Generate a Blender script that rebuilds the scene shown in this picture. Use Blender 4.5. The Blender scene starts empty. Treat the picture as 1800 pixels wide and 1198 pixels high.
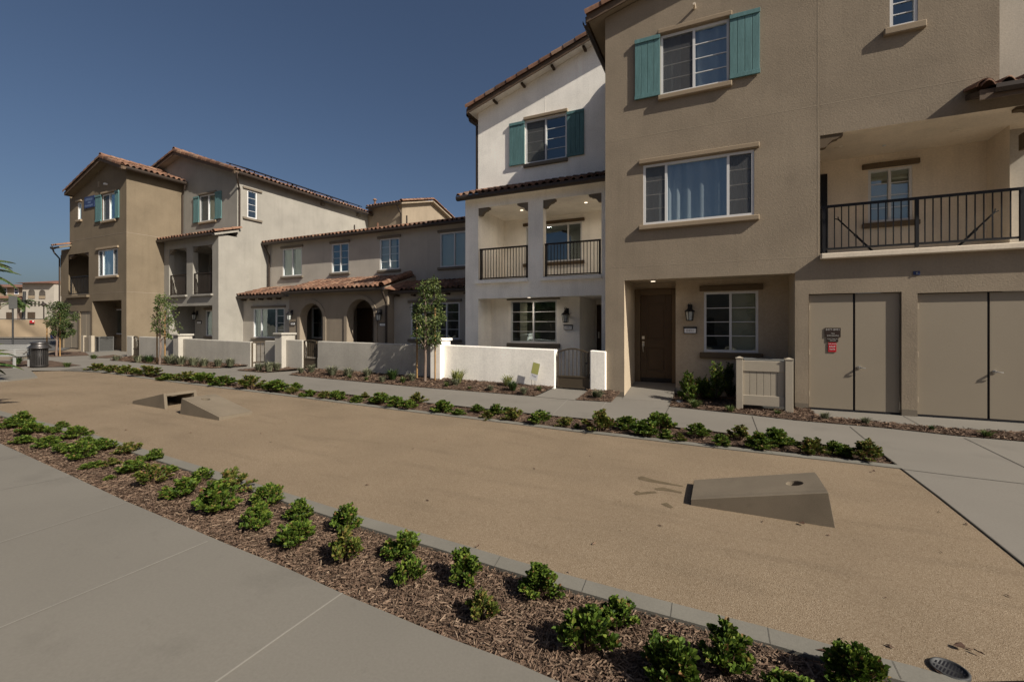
import bpy, bmesh, math, random
from mathutils import Vector, Matrix
random.seed(11)
R = random.Random(5)
D = bpy.data
S = bpy.context.scene
COL = S.collection
rad = math.radians
# ------------------------------------------------------------------ camera model (surveyed from the photo)
F, CX, HY, CH, TH = 785.0, 900.0, 573.0, 1.6, rad(24.97)
sn, cs = math.sin(TH), math.cos(TH)
def gz(x):
    """the paved ground rises gently towards the far end of the row"""
    return 0.016 * max(0.0, min(-x, 42.0) - 2.0)
def ray(px, py):
    u = (px - CX) / F
    return (-sn + u * cs, cs + u * sn, (HY - py) / F)
def FX(px, py, Y):
    d = ray(px, py); t = Y / d[1]
    return d[0] * t, CH + d[2] * t
def SX(px, py, X):
    d = ray(px, py); t = X / d[0]
    return d[1] * t, CH + d[2] * t
def G(px, py):
    d = ray(px, py); z = 0.0
    for _ in range(30):
        t = (z - CH) / d[2]; z = gz(d[0] * t)
    return d[0] * t, d[1] * t, z
def depth(px, py):
    g = G(px, py); return -g[0] * sn + g[1] * cs
def XF(px, Y): return FX(px, HY, Y)[0]
def ZF(px, py, Y): return FX(px, py, Y)[1]
def rf(Y, xl, xr, ytl, ytr, ybl, ybr):
    return (XF(xl, Y), XF(xr, Y), (ZF(xl, ybl, Y) + ZF(xr, ybr, Y)) / 2, (ZF(xl, ytl, Y) + ZF(xr, ytr, Y)) / 2)
def rs(X, xl, xr, ytl, ytr, ybl, ybr):
    a, b = SX(xl, HY, X)[0], SX(xr, HY, X)[0]
    return (a, b, (SX(xl, ybl, X)[1] + SX(xr, ybr, X)[1]) / 2, (SX(xl, ytl, X)[1] + SX(xr, ytr, X)[1]) / 2)

class PL:
    """a wall plane: u along the wall, z up, w out of the wall"""
    def __init__(s, o, U, N): s.o, s.U, s.N = Vector(o), Vector(U), Vector(N)
    def pt(s, u, z, w=0.0): return s.o + s.U * u + Vector((0, 0, z)) + s.N * w
def FP(Y): return PL((0, Y, 0), (1, 0, 0), (0, -1, 0))
def SP(X): return PL((X, 0, 0), (0, 1, 0), (1, 0, 0))

# ------------------------------------------------------------------ materials
def newmat(name):
    m = D.materials.new(name); m.use_nodes = True
    nt = m.node_tree; nt.nodes.clear()
    out = nt.nodes.new('ShaderNodeOutputMaterial')
    return m, nt, out
def node(nt, t, **k):
    n = nt.nodes.new(t)
    for a, b in k.items():
        if a in n.inputs: n.inputs[a].default_value = b
        else: setattr(n, a, b)
    return n
def c4(c): return (c[0], c[1], c[2], 1)
def surf(name, col, rough=0.8, metal=0.0, var=0.08, vscale=1.2, fine=0.05, fscale=60, bump=0.0, bscale=90, bdist=0.004, spec=0.3, stretch=None, stain=0.0, streak=0.0):
    m, nt, out = newmat(name)
    L = nt.links.new
    b = node(nt, 'ShaderNodeBsdfPrincipled'); b.inputs['Roughness'].default_value = rough
    b.inputs['Metallic'].default_value = metal; b.inputs['Specular IOR Level'].default_value = spec
    tc = node(nt, 'ShaderNodeTexCoord')
    co = tc.outputs['Object']
    if stretch:
        mp = node(nt, 'ShaderNodeMapping'); mp.inputs['Scale'].default_value = stretch
        L(co, mp.inputs[0]); co = mp.outputs[0]
    n1 = node(nt, 'ShaderNodeTexNoise'); n1.inputs['Scale'].default_value = vscale; n1.inputs['Detail'].default_value = 5
    n2 = node(nt, 'ShaderNodeTexNoise'); n2.inputs['Scale'].default_value = fscale; n2.inputs['Detail'].default_value = 3
    L(co, n1.inputs['Vector']); L(co, n2.inputs['Vector'])
    r1 = node(nt, 'ShaderNodeMapRange'); r1.inputs[1].default_value = .3; r1.inputs[2].default_value = .7
    r1.inputs[3].default_value = 1 - var; r1.inputs[4].default_value = 1 + var
    r2 = node(nt, 'ShaderNodeMapRange'); r2.inputs[1].default_value = .3; r2.inputs[2].default_value = .7
    r2.inputs[3].default_value = 1 - fine; r2.inputs[4].default_value = 1 + fine
    L(n1.outputs['Fac'], r1.inputs[0]); L(n2.outputs['Fac'], r2.inputs[0])
    mu = node(nt, 'ShaderNodeMath', operation='MULTIPLY'); L(r1.outputs[0], mu.inputs[0]); L(r2.outputs[0], mu.inputs[1])
    def extra(scale, lo, hi, amt, mul):
        mp_ = node(nt, 'ShaderNodeMapping'); mp_.inputs['Scale'].default_value = scale; L(tc.outputs['Object'], mp_.inputs[0])
        nn = node(nt, 'ShaderNodeTexNoise'); nn.inputs['Scale'].default_value = 1.0; nn.inputs['Detail'].default_value = 8; nn.inputs['Roughness'].default_value = .6; L(mp_.outputs[0], nn.inputs['Vector'])
        rr = node(nt, 'ShaderNodeMapRange'); rr.inputs[1].default_value = lo; rr.inputs[2].default_value = hi; rr.inputs[3].default_value = 1.0; rr.inputs[4].default_value = 1 - amt; L(nn.outputs['Fac'], rr.inputs[0])
        m2 = node(nt, 'ShaderNodeMath', operation='MULTIPLY'); L(mul.outputs[0], m2.inputs[0]); L(rr.outputs[0], m2.inputs[1]); return m2
    if stain: mu = extra((1.7, 1.7, 1.7), .56, .68, stain, mu); mu = extra((7, 7, 7), .63, .72, stain * .8, mu)
    if streak: mu = extra((5, 5, .35), .5, .75, streak, mu)
    vm = node(nt, 'ShaderNodeVectorMath', operation='SCALE'); vm.inputs[0].default_value = col[:3]
    L(mu.outputs[0], vm.inputs['Scale']); L(vm.outputs[0], b.inputs['Base Color'])
    if bump:
        n3 = node(nt, 'ShaderNodeTexNoise'); n3.inputs['Scale'].default_value = bscale; n3.inputs['Detail'].default_value = 6
        n3.inputs['Roughness'].default_value = .65
        L(co, n3.inputs['Vector'])
        bp = node(nt, 'ShaderNodeBump'); bp.inputs['Strength'].default_value = bump; bp.inputs['Distance'].default_value = bdist
        L(n3.outputs['Fac'], bp.inputs['Height']); L(bp.outputs[0], b.inputs['Normal'])
    L(b.outputs[0], out.inputs[0])
    return m
def stucco(name, col, bump=.55): return surf(name, col, .92, var=.10, vscale=1.1, fine=.07, fscale=30, bump=bump * .55, bscale=48, bdist=.012, spec=.15, stain=.06, streak=.10)
def island(name, stops, rough=.8, trans=0.0, spec=.3, bump=0, var=.12, vscale=9):
    """colour differs from one loose piece of the mesh to the next (tiles, leaves, chips)"""
    m, nt, out = newmat(name); L = nt.links.new
    g = node(nt, 'ShaderNodeNewGeometry')
    cr = node(nt, 'ShaderNodeValToRGB'); e = cr.color_ramp.elements
    while len(e) < len(stops): e.new(.5)
    for el, (p, c) in zip(e, stops): el.position = p; el.color = c4(c)
    L(g.outputs['Random Per Island'], cr.inputs[0])
    tc = node(nt, 'ShaderNodeTexCoord'); n1 = node(nt, 'ShaderNodeTexNoise'); n1.inputs['Scale'].default_value = vscale
    L(tc.outputs['Object'], n1.inputs['Vector'])
    r1 = node(nt, 'ShaderNodeMapRange'); r1.inputs[1].default_value = .3; r1.inputs[2].default_value = .7
    r1.inputs[3].default_value = 1 - var; r1.inputs[4].default_value = 1 + var
    L(n1.outputs['Fac'], r1.inputs[0])
    vm = node(nt, 'ShaderNodeVectorMath', operation='SCALE'); L(cr.outputs[0], vm.inputs[0]); L(r1.outputs[0], vm.inputs['Scale'])
    b = node(nt, 'ShaderNodeBsdfPrincipled'); b.inputs['Roughness'].default_value = rough; b.inputs['Specular IOR Level'].default_value = spec
    L(vm.outputs[0], b.inputs['Base Color'])
    if trans:
        t = node(nt, 'ShaderNodeBsdfTranslucent'); L(vm.outputs[0], t.inputs[0])
        mx = node(nt, 'ShaderNodeMixShader'); mx.inputs[0].default_value = trans
        L(b.outputs[0], mx.inputs[1]); L(t.outputs[0], mx.inputs[2]); L(mx.outputs[0], out.inputs[0])
    else: L(b.outputs[0], out.inputs[0])
    return m
def glassmat(name, tint=(.93, .97, .97), gain=2.4, base=.05):
    m, nt, out = newmat(name); L = nt.links.new
    fr = node(nt, 'ShaderNodeFresnel'); fr.inputs['IOR'].default_value = 1.5
    ma = node(nt, 'ShaderNodeMath', operation='MULTIPLY_ADD', use_clamp=True); ma.inputs[1].default_value = gain; ma.inputs[2].default_value = base
    L(fr.outputs[0], ma.inputs[0])
    mn = node(nt, 'ShaderNodeMath', operation='MINIMUM'); mn.inputs[1].default_value = .55; L(ma.outputs[0], mn.inputs[0])
    tr = node(nt, 'ShaderNodeBsdfTransparent'); tr.inputs[0].default_value = c4(tint)
    gl = node(nt, 'ShaderNodeBsdfGlossy'); gl.inputs['Roughness'].default_value = .015; gl.inputs[0].default_value = (.74, .92, 1, 1)
    tc = node(nt, 'ShaderNodeTexCoord'); nz = node(nt, 'ShaderNodeTexNoise'); nz.inputs['Scale'].default_value = 1.3
    L(tc.outputs['Object'], nz.inputs['Vector'])
    bp = node(nt, 'ShaderNodeBump'); bp.inputs['Strength'].default_value = .13; bp.inputs['Distance'].default_value = .05
    L(nz.outputs['Fac'], bp.inputs['Height']); L(bp.outputs[0], gl.inputs['Normal'])
    mx = node(nt, 'ShaderNodeMixShader'); L(mn.outputs[0], mx.inputs[0]); L(tr.outputs[0], mx.inputs[1]); L(gl.outputs[0], mx.inputs[2])
    L(mx.outputs[0], out.inputs[0])
    return m
def gravelmat(name):
    m, nt, out = newmat(name); L = nt.links.new
    tc = node(nt, 'ShaderNodeTexCoord'); co = tc.outputs['Object']
    b = node(nt, 'ShaderNodeBsdfPrincipled'); b.inputs['Roughness'].default_value = .95; b.inputs['Specular IOR Level'].default_value = .1
    v = node(nt, 'ShaderNodeTexVoronoi'); v.inputs['Scale'].default_value = 230; L(co, v.inputs['Vector'])
    cr = node(nt, 'ShaderNodeValToRGB'); e = cr.color_ramp.elements
    st = [(0, (.115, .082, .053)), (.12, (.165, .122, .080)), (.5, (.200, .152, .104)), (.85, (.225, .175, .122)), (1, (.29, .235, .172))]
    while len(e) < len(st): e.new(.5)
    for el, (p, c) in zip(e, st): el.position = p; el.color = c4(c)
    sx = node(nt, 'ShaderNodeSeparateColor'); L(v.outputs['Color'], sx.inputs[0]); L(sx.outputs[0], cr.inputs[0])
    n1 = node(nt, 'ShaderNodeTexNoise'); n1.inputs['Scale'].default_value = .9; n1.inputs['Detail'].default_value = 7; L(co, n1.inputs['Vector'])
    mp = node(nt, 'ShaderNodeMapping'); mp.inputs['Scale'].default_value = (.5, 2.6, 1); mp.inputs['Rotation'].default_value = (0, 0, .2); L(co, mp.inputs[0])
    n2 = node(nt, 'ShaderNodeTexNoise'); n2.inputs['Scale'].default_value = 1.6; n2.inputs['Detail'].default_value = 8; L(mp.outputs[0], n2.inputs['Vector'])
    r1 = node(nt, 'ShaderNodeMapRange'); r1.inputs[1].default_value = .3; r1.inputs[2].default_value = .7; r1.inputs[3].default_value = .9; r1.inputs[4].default_value = 1.1
    r2 = node(nt, 'ShaderNodeMapRange'); r2.inputs[1].default_value = .33; r2.inputs[2].default_value = .45; r2.inputs[3].default_value = .9; r2.inputs[4].default_value = 1.0
    L(n1.outputs['Fac'], r1.inputs[0]); L(n2.outputs['Fac'], r2.inputs[0])
    mu = node(nt, 'ShaderNodeMath', operation='MULTIPLY'); L(r1.outputs[0], mu.inputs[0]); L(r2.outputs[0], mu.inputs[1])
    vm = node(nt, 'ShaderNodeVectorMath', operation='SCALE'); L(cr.outputs[0], vm.inputs[0]); L(mu.outputs[0], vm.inputs['Scale'])
    L(vm.outputs[0], b.inputs['Base Color'])
    bp = node(nt, 'ShaderNodeBump'); bp.inputs['Strength'].default_value = .45; bp.inputs['Distance'].default_value = .005
    L(v.outputs['Distance'], bp.inputs['Height']); L(bp.outputs[0], b.inputs['Normal'])
    L(b.outputs[0], out.inputs[0])
    return m

M = {}
M['tan'] = stucco('tan_stucco', (.265, .217, .162), .7)
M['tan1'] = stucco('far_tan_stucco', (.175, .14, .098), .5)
M['tan_lifted'] = stucco('lightened_recess_stucco', (.42, .345, .255), .3)  # facade tan lightened to brighten the shaded porch recess
M['cream'] = stucco('cream_stucco', (.70,.61,.49), .3)
M['white'] = stucco('white_stucco', (.95, .91, .835), .4)
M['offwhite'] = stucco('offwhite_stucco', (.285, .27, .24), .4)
M['greige'] = stucco('greige_stucco', (.42, .385, .335), .4)
M['taupe'] = stucco('taupe_stucco', (.26, .215, .165), .4)
M['gwall'] = stucco('garden_wall_stucco', (.40,.375,.33), .5)
M['trim'] = surf('tan_trim', (.27, .21, .145), .85, bump=.3, bscale=40)
M['trimdark'] = surf('brown_trim', (.115, .082, .05), .8, bump=.2)
M['trimgrey'] = surf('greige_trim', (.16, .135, .105), .85)
M['wood'] = surf('dark_brown_wood', (.065, .045, .03), .75, var=.2, vscale=4, bump=.3, bscale=50)
M['fascia'] = surf('brown_fascia', (.11, .075, .05), .7, var=.12, vscale=3)
M['bronze'] = surf('bronze_metal', (.035, .027, .022), .5, metal=.3, var=.05)
M['gutter'] = surf('bronze_gutter', (.055, .042, .034), .45, metal=.2, var=.06)
M['black'] = surf('black_metal', (.012, .012, .014), .5, metal=.2)
M['vinyl'] = surf('white_vinyl', (.62, .62, .62), .45, var=.03)
M['teal'] = surf('teal_paint', (.095, .19, .195), .65, var=.14, vscale=3, fine=.12, fscale=14, bump=.25, bscale=20, stretch=(6, 6, .8))
M['doorbrown'] = surf('dark_brown_door', (.062, .037, .019), .45, var=.08, vscale=5)
M['doorframe'] = surf('brown_door_frame', (.12,.082,.047), .55)
M['doortan'] = surf('tan_door_paint', (.27,.228,.172), .6, var=.035, vscale=.8, fine=.02)
M['chrome'] = surf('satin_nickel', (.6, .58, .54), .3, metal=.9)
M['gap'] = surf('dark_gap', (.008, .008, .012), .6)
M['glass'] = glassmat('window_glass', base=.09, gain=2.7)
M['room'] = surf('room_dark', (.075, .065, .055), .95, var=.3, vscale=1.5)
M['curtain'] = surf('curtain_cloth', (.26,.29,.32), .9, var=.06)
M['blind'] = surf('blind_cloth', (.42, .40, .30), .9, var=.05)
def screenmat():
    m, nt, out = newmat('insect_screen'); d = node(nt, 'ShaderNodeBsdfDiffuse'); d.inputs[0].default_value = (.10, .10, .10, 1); t = node(nt, 'ShaderNodeBsdfTransparent')
    mx = node(nt, 'ShaderNodeMixShader'); mx.inputs[0].default_value = .62; nt.links.new(t.outputs[0], mx.inputs[1]); nt.links.new(d.outputs[0], mx.inputs[2]); nt.links.new(mx.outputs[0], out.inputs[0]); return m
M['screen'] = screenmat()
M['tile'] = island('clay_roof_tile', [(0, (.085, .048, .033)), (.35, (.15, .078, .05)), (.65, (.195, .105, .068)), (.85, (.24, .15, .10)), (1, (.13, .085, .066))], .85, var=.2)
M['bouncefloor'] = surf('bounce_floor', (.5, .46, .4), .9)  # floors made paler than concrete to bounce fill into balconies and porches
M['conc'] = surf('concrete_paving', (.160, .148, .128), .9, var=.07, vscale=.55, fine=.045, fscale=70, bump=.2, bscale=160, bdist=.003, spec=.2, stain=.10)
M['walk'] = surf('walkway_concrete', (.172, .158, .138), .9, var=.06, vscale=.7, fine=.05, fscale=60, bump=.2, bscale=150, bdist=.003, spec=.2, stain=.09)
M['kerb'] = surf('kerb_concrete', (.155, .146, .125), .9, var=.09, vscale=2.5, fine=.06, fscale=80, bump=.25, bscale=150)
M['jointlight'] = surf('light_joint', (.225,.21,.185), .9)
M['jointdark'] = surf('dark_joint', (.06, .054, .046), .9)
M['gravel'] = gravelmat('decomposed_granite')
M['mulch'] = surf('mulch_bed', (.10,.064,.044), .95, var=.35, vscale=7, fine=.5, fscale=70, bump=1.0, bscale=60, bdist=.03)
M['chip'] = island('mulch_chip', [(0, (.055, .034, .023)), (.25, (.105, .066, .045)), (.6, (.145, .096, .066)), (.88, (.19, .132, .092)), (1, (.26, .19, .135))], .9, var=.2, vscale=30)
M['chip2'] = island('bark_chip', [(0, (.055, .033, .023)), (.4, (.10, .062, .042)), (.8, (.15, .098, .066)), (1, (.21, .15, .105))], .9, var=.2, vscale=30)
M['leaf'] = island('shrub_leaf', [(0, (.026, .050, .008)), (.35, (.055, .10, .012)), (.65, (.10, .155, .02)), (.9, (.155, .20, .03)), (.97, (.18, .15, .04)), (1, (.18, .08, .04))], .6, trans=.2, spec=.25)
M['leafy'] = island('yellowed_leaf', [(0, (.035, .058, .010)), (.4, (.085, .115, .019)), (.75, (.15, .155, .03)), (.92, (.20, .135, .05)), (1, (.20, .08, .045))], .6, trans=.2, spec=.25)
M['leafd'] = island('dark_leaf', [(0, (.012, .028, .008)), (.5, (.03, .06, .014)), (.85, (.06, .105, .025)), (1, (.13, .17, .04))], .4, trans=.15, spec=.5)
M['leaft'] = island('tree_leaf', [(0, (.03, .05, .012)), (.4, (.065, .10, .025)), (.75, (.115, .15, .04)), (1, (.19, .21, .07))], .5, trans=.25, spec=.4)
M['tuft'] = island('grey_green_blade', [(0, (.08, .085, .05)), (.5, (.14, .15, .09)), (1, (.25, .25, .16))], .7, trans=.2)
M['tufty'] = island('yellow_green_blade', [(0, (.10, .13, .03)), (.5, (.22, .24, .07)), (1, (.36, .34, .14))], .7, trans=.25)
M['palmleaf'] = island('palm_leaflet', [(0, (.02, .045, .012)), (.5, (.05, .10, .025)), (1, (.13, .17, .05))], .45, trans=.2)
M['stem'] = surf('shrub_stem', (.09, .055, .035), .9)
M['bark'] = surf('pale_bark', (.17, .125, .10), .9, var=.2, vscale=12, bump=.5, bscale=60, stretch=(1, 1, .3))
M['stake'] = surf('stake_wood', (.27, .16, .065), .8, var=.2, vscale=8, stretch=(3, 3, .4))
M['precast'] = surf('precast_tan', (.155, .127, .093), .85, var=.09, vscale=3, fine=.09, fscale=120, bump=.35, bscale=150, stain=.12)
M['iron'] = surf('drain_iron', (.045,.046,.048), .6, metal=.3, var=.15, vscale=15)
M['acgrey'] = surf('ac_grey', (.13,.13,.125), .5, metal=.2)
M['pvc'] = surf('tan_vinyl_fence', (.36,.315,.25), .5, var=.04)
M['ironbrown'] = surf('brown_gate_iron', (.085,.066,.045), .5, metal=.2)
M['signbrown'] = surf('sign_brown', (.03, .018, .014), .5)
M['signred'] = surf('sign_red', (.40, .012, .02), .5)
M['signwhite'] = surf('sign_white', (.75, .75, .75), .5)
M['signgrey'] = surf('sign_letters', (.42, .40, .37), .5)
M['signlime'] = surf('sign_lime', (.42,.42,.14), .5)
M['signblue'] = surf('sign_blue', (.028, .045, .12), .5)
M['fabric'] = surf('tan_fence_fabric', (.30,.23,.155), .9, var=.08, vscale=.4, bump=.2, bscale=2, bdist=.1)
M['asphalt'] = surf('asphalt', (.085, .082, .078), .95, var=.12, vscale=.5, fine=.12, fscale=50)
M['aptan'] = stucco('distant_tan_stucco', (.27, .215, .15), .3)
M['leafo'] = island('olive_leaf', [(0, (.02, .035, .009)), (.5, (.045, .07, .018)), (.85, (.08, .11, .03)), (1, (.13, .15, .05))], .5, trans=.2, spec=.35)
M['dirt'] = surf('dirt_ground', (.19, .15, .11), .95, var=.15, vscale=.3)
M['benchgrey'] = surf('bench_grey', (.34,.34,.33), .55, metal=.1)
M['canmetal'] = surf('trash_can_metal', (.085, .08, .078), .38, metal=.75, var=.06)
M['solar'] = surf('solar_panel', (.008, .009, .014), .25, spec=.5)
M['redroof'] = surf('red_roof', (.17,.085,.06), .85, var=.12, vscale=1, fine=.15, fscale=6)
M['lampglass'] = surf('seeded_lamp_glass', (.42, .44, .42), .25, var=.08, vscale=30)
M['carblue'] = surf('dark_blue_car_paint', (.012, .02, .06), .25, spec=.6)
M['rubber'] = surf('rubber', (.02, .02, .02), .8)
M['pale'] = surf('pale_wall', (.36,.33,.285), .9, var=.05)
M['brownleaf'] = surf('dead_leaf', (.06, .032, .02), .8)

# ------------------------------------------------------------------ mesh helpers
class MB:
    def __init__(s): s.v = []; s.f = []; s.mi = []; s.cur = 0; s.sm = []
    def add(s, vs, fs, smooth=False):
        o = len(s.v); s.v += [tuple(p) for p in vs]
        for f in fs: s.f.append(tuple(i + o for i in f)); s.mi.append(s.cur); s.sm.append(smooth)
    def quad(s, a, b, c, d): s.add([a, b, c, d], [(0, 1, 2, 3)])
    def hexa(s, p):  # p: 8 points, bottom ring 0-3 then top ring 4-7
        s.add(p, [(3, 2, 1, 0), (4, 5, 6, 7), (0, 1, 5, 4), (1, 2, 6, 5), (2, 3, 7, 6), (3, 0, 4, 7)])
    def box(s, x0, x1, y0, y1, z0, z1):
        s.hexa([(x0, y0, z0), (x1, y0, z0), (x1, y1, z0), (x0, y1, z0), (x0, y0, z1), (x1, y0, z1), (x1, y1, z1), (x0, y1, z1)])
    def pbox(s, pl, u0, u1, z0, z1, w0, w1):
        a = [pl.pt(u0, z0, w1), pl.pt(u1, z0, w1), pl.pt(u1, z0, w0), pl.pt(u0, z0, w0), pl.pt(u0, z1, w1), pl.pt(u1, z1, w1), pl.pt(u1, z1, w0), pl.pt(u0, z1, w0)]
        s.hexa(a)
    def bar(s, p, q, w, h=None, up=(0, 0, 1)):
        """square bar from p to q"""
        h = h or w; p, q = Vector(p), Vector(q); d = (q - p).normalized(); upv = Vector(up)
        if abs(d.dot(upv)) > .98: upv = Vector((0, 1, 0))
        r = d.cross(upv).normalized(); t = r.cross(d).normalized()
        r *= w / 2; t *= h / 2
        s.hexa([p - r - t, p + r - t, q + r - t, q - r - t, p - r + t, p + r + t, q + r + t, q - r + t])
    def tube(s, pts, rads, n=8, cap=True, smooth=True):
        pts = [Vector(p) for p in pts]
        if not hasattr(rads, '__len__'): rads = [rads] * len(pts)
        rings = []; ref = None
        for i, p in enumerate(pts):
            d = (pts[min(i + 1, len(pts) - 1)] - pts[max(i - 1, 0)])
            d = d.normalized() if d.length > 1e-9 else Vector((0, 0, 1))
            if ref is None: ref = Vector((1, 0, 0)) if abs(d.x) < .9 else Vector((0, 1, 0))
            a = d.cross(ref).normalized(); b = d.cross(a).normalized(); ref = b.cross(d) * -1 if False else ref
            rings.append([p + a * (math.cos(2 * math.pi * k / n) * rads[i]) + b * (math.sin(2 * math.pi * k / n) * rads[i]) for k in range(n)])
        vs = [q for r in rings for q in r]; fs = []
        for i in range(len(pts) - 1):
            for k in range(n):
                fs.append((i * n + k, i * n + (k + 1) % n, (i + 1) * n + (k + 1) % n, (i + 1) * n + k))
        s.add(vs, fs, smooth)
        if cap:
            s.add(rings[0], [tuple(range(n))[::-1]]); s.add(rings[-1], [tuple(range(n))])
    def lathe(s, c, prof, n=24, smooth=True):
        vs = []; fs = []
        for (r, z) in prof:
            for k in range(n):
                a = 2 * math.pi * k / n; vs.append((c[0] + r * math.cos(a), c[1] + r * math.sin(a), c[2] + z))
        for i in range(len(prof) - 1):
            for k in range(n): fs.append((i * n + k, i * n + (k + 1) % n, (i + 1) * n + (k + 1) % n, (i + 1) * n + k))
        s.add(vs, fs, smooth)
    def prism(s, poly, vec):
        """extrude a planar polygon by a vector"""
        n = len(poly); v = Vector(vec); a = [Vector(p) for p in poly]
        s.add(a + [p + v for p in a], [tuple(range(n))[::-1], tuple(range(n, 2 * n))] + [(i, (i + 1) % n, n + (i + 1) % n, n + i) for i in range(n)])
    def mesh(s, name, mats):
        me = D.meshes.new(name); me.from_pydata(s.v, [], s.f)
        for m in (mats if isinstance(mats, (list, tuple)) else [mats]): me.materials.append(m)
        me.polygons.foreach_set('material_index', s.mi); me.polygons.foreach_set('use_smooth', s.sm)
        me.update()
        return me
    def build(s, name, mats, parent=None, fix=True, bevel=0.0, local=False):
        me = s.mesh(name, mats)
        if fix:
            bm = bmesh.new(); bm.from_mesh(me); bmesh.ops.recalc_face_normals(bm, faces=bm.faces); bm.to_mesh(me); bm.free()
        return link(name, me, parent, bevel, local)
def link(name, me, parent=None, bevel=0.0, local=False):
    o = D.objects.new(name, me); COL.objects.link(o)
    if parent is not None:
        o.parent = parent
        if not local: o.matrix_parent_inverse = WM[parent.name].inverted()
        WM[o.name] = WM[parent.name].copy() if local else Matrix.Identity(4)
    else: WM[o.name] = Matrix.Identity(4)
    if bevel:
        b = o.modifiers.new('bevel', 'BEVEL'); b.width = bevel; b.segments = 2; b.limit_method = 'ANGLE'; b.angle_limit = rad(50)
    return o
WM = {}
def thing(name, label, cat, loc, group=None, rz=0.0):
    o = D.objects.new(name, None); COL.objects.link(o); o.empty_display_size = .2
    o.location = loc; o.rotation_euler = (0, 0, rz); o['label'] = label; o['category'] = cat
    if group: o['group'] = group
    WM[o.name] = Matrix.Translation(Vector(loc)) @ Matrix.Rotation(rz, 4, 'Z')
    return o
def tag(o, label, cat, group=None):
    o['label'] = label; o['category'] = cat
    if group: o['group'] = group
    return o
def kind(o, k, label=None, cat=None):
    o['kind'] = k
    if label: o['label'] = label
    if cat: o['category'] = cat
    return o
ORD = 'first second third fourth fifth sixth seventh eighth ninth tenth eleventh twelfth thirteenth fourteenth fifteenth sixteenth seventeenth eighteenth nineteenth twentieth'.split()
def ordinal(n):
    if n <= 20: return ORD[n - 1]
    t = {2: 'twenty', 3: 'thirty', 4: 'forty', 5: 'fifty'}
    tt = {2: 'twentieth', 3: 'thirtieth', 4: 'fortieth', 5: 'fiftieth'}
    return tt[n // 10] if n % 10 == 0 else t[n // 10] + '-' + ORD[n % 10 - 1]

def text(parent, body, pl, u, z, w, size, mat, name='lettering', wide=1.0):
    c = D.curves.new('tmp', 'FONT'); c.body = body; c.size = size; c.align_x = 'CENTER'; c.align_y = 'CENTER'; c.extrude = .0008; c.resolution_u = 2
    o = D.objects.new('tmp', c); COL.objects.link(o)
    bpy.context.view_layer.update()
    me = D.meshes.new_from_object(o.evaluated_get(bpy.context.evaluated_depsgraph_get()))
    D.objects.remove(o); D.curves.remove(c)
    for v in me.vertices: v.co = pl.pt(u + v.co.x * wide, z + v.co.y, w + v.co.z)
    me.materials.clear(); me.materials.append(mat)
    return link(name, me, parent)

# ------------------------------------------------------------------ building helpers
def wall(b, mat, pl, u0, u1, z0, z1, holes=(), cuts=(), reveal=.09, name='wall', bottom=True):
    """one wall sheet with openings; cuts = [((u,z),(u,z))] keep the part below each line. hole = (u0,u1,z0,z1[,reveal])"""
    us = sorted({u0, u1, *[min(max(h[k], u0), u1) for h in holes for k in (0, 1)]})
    zs = sorted({z0, z1, *[min(max(h[k], z0), z1) for h in holes for k in (2, 3)]})
    bm = bmesh.new(); vd = {}
    def V(u, z):
        if (u, z) not in vd: vd[(u, z)] = bm.verts.new(pl.pt(u, z))
        return vd[(u, z)]
    for i in range(len(us) - 1):
        for j in range(len(zs) - 1):
            cu, cz = (us[i] + us[i + 1]) / 2, (zs[j] + zs[j + 1]) / 2
            if any(h[0] < cu < h[1] and h[2] < cz < h[3] for h in holes): continue
            bm.faces.new([V(us[i], zs[j]), V(us[i + 1], zs[j]), V(us[i + 1], zs[j + 1]), V(us[i], zs[j + 1])])
    for (p, q) in cuts:
        d = pl.pt(*q) - pl.pt(*p); n = d.cross(pl.N)
        if n.z < 0: n = -n
        g = bm.verts[:] + bm.edges[:] + bm.faces[:]
        bmesh.ops.bisect_plane(bm, geom=g, plane_co=pl.pt(*p), plane_no=n, clear_outer=True)
    for h in holes:
        r = h[4] if len(h) > 4 else reveal
        if not r: continue
        a, c, e, g = h[:4]
        q = [(a, e), (c, e), (c, g), (a, g)]
        for k in range(4):
            p0, p1 = q[k], q[(k + 1) % 4]
            if k == 0 and e <= z0 + 1e-6: continue
            bm.faces.new([bm.verts.new(pl.pt(*p0)), bm.verts.new(pl.pt(*p0, -r)), bm.verts.new(pl.pt(*p1, -r)), bm.verts.new(pl.pt(*p1))])
    bmesh.ops.recalc_face_normals(bm, faces=bm.faces)
    me = D.meshes.new(name); bm.to_mesh(me); bm.free(); me.materials.append(mat)
    return link(name, me, b)
def room(b, mat, x0, x1, y0, y1, z0, z1, sides='lrbtf', holes=(), name='wall', floor=None):
    """inside faces of a porch or balcony open to the front (y0)"""
    if 'b' in sides: wall(b, mat, FP(y1), x0, x1, z0, z1, holes, name=name)
    m = MB()
    if 'l' in sides: m.quad((x0, y0, z0), (x0, y1, z0), (x0, y1, z1), (x0, y0, z1))
    if 'r' in sides: m.quad((x1, y0, z0), (x1, y1, z0), (x1, y1, z1), (x1, y0, z1))
    if m.v: m.build(name, mat, b, fix=False)
    if 't' in sides:
        m = MB(); m.quad((x0, y0, z1), (x1, y0, z1), (x1, y1, z1), (x0, y1, z1)); m.build('ceiling', mat, b, fix=False)
    if 'f' in sides:
        m = MB(); m.quad((x0, y0, z0), (x1, y0, z0), (x1, y1, z0), (x0, y1, z0)); m.build('floor', floor or M['bouncefloor'], b, fix=False)
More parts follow.
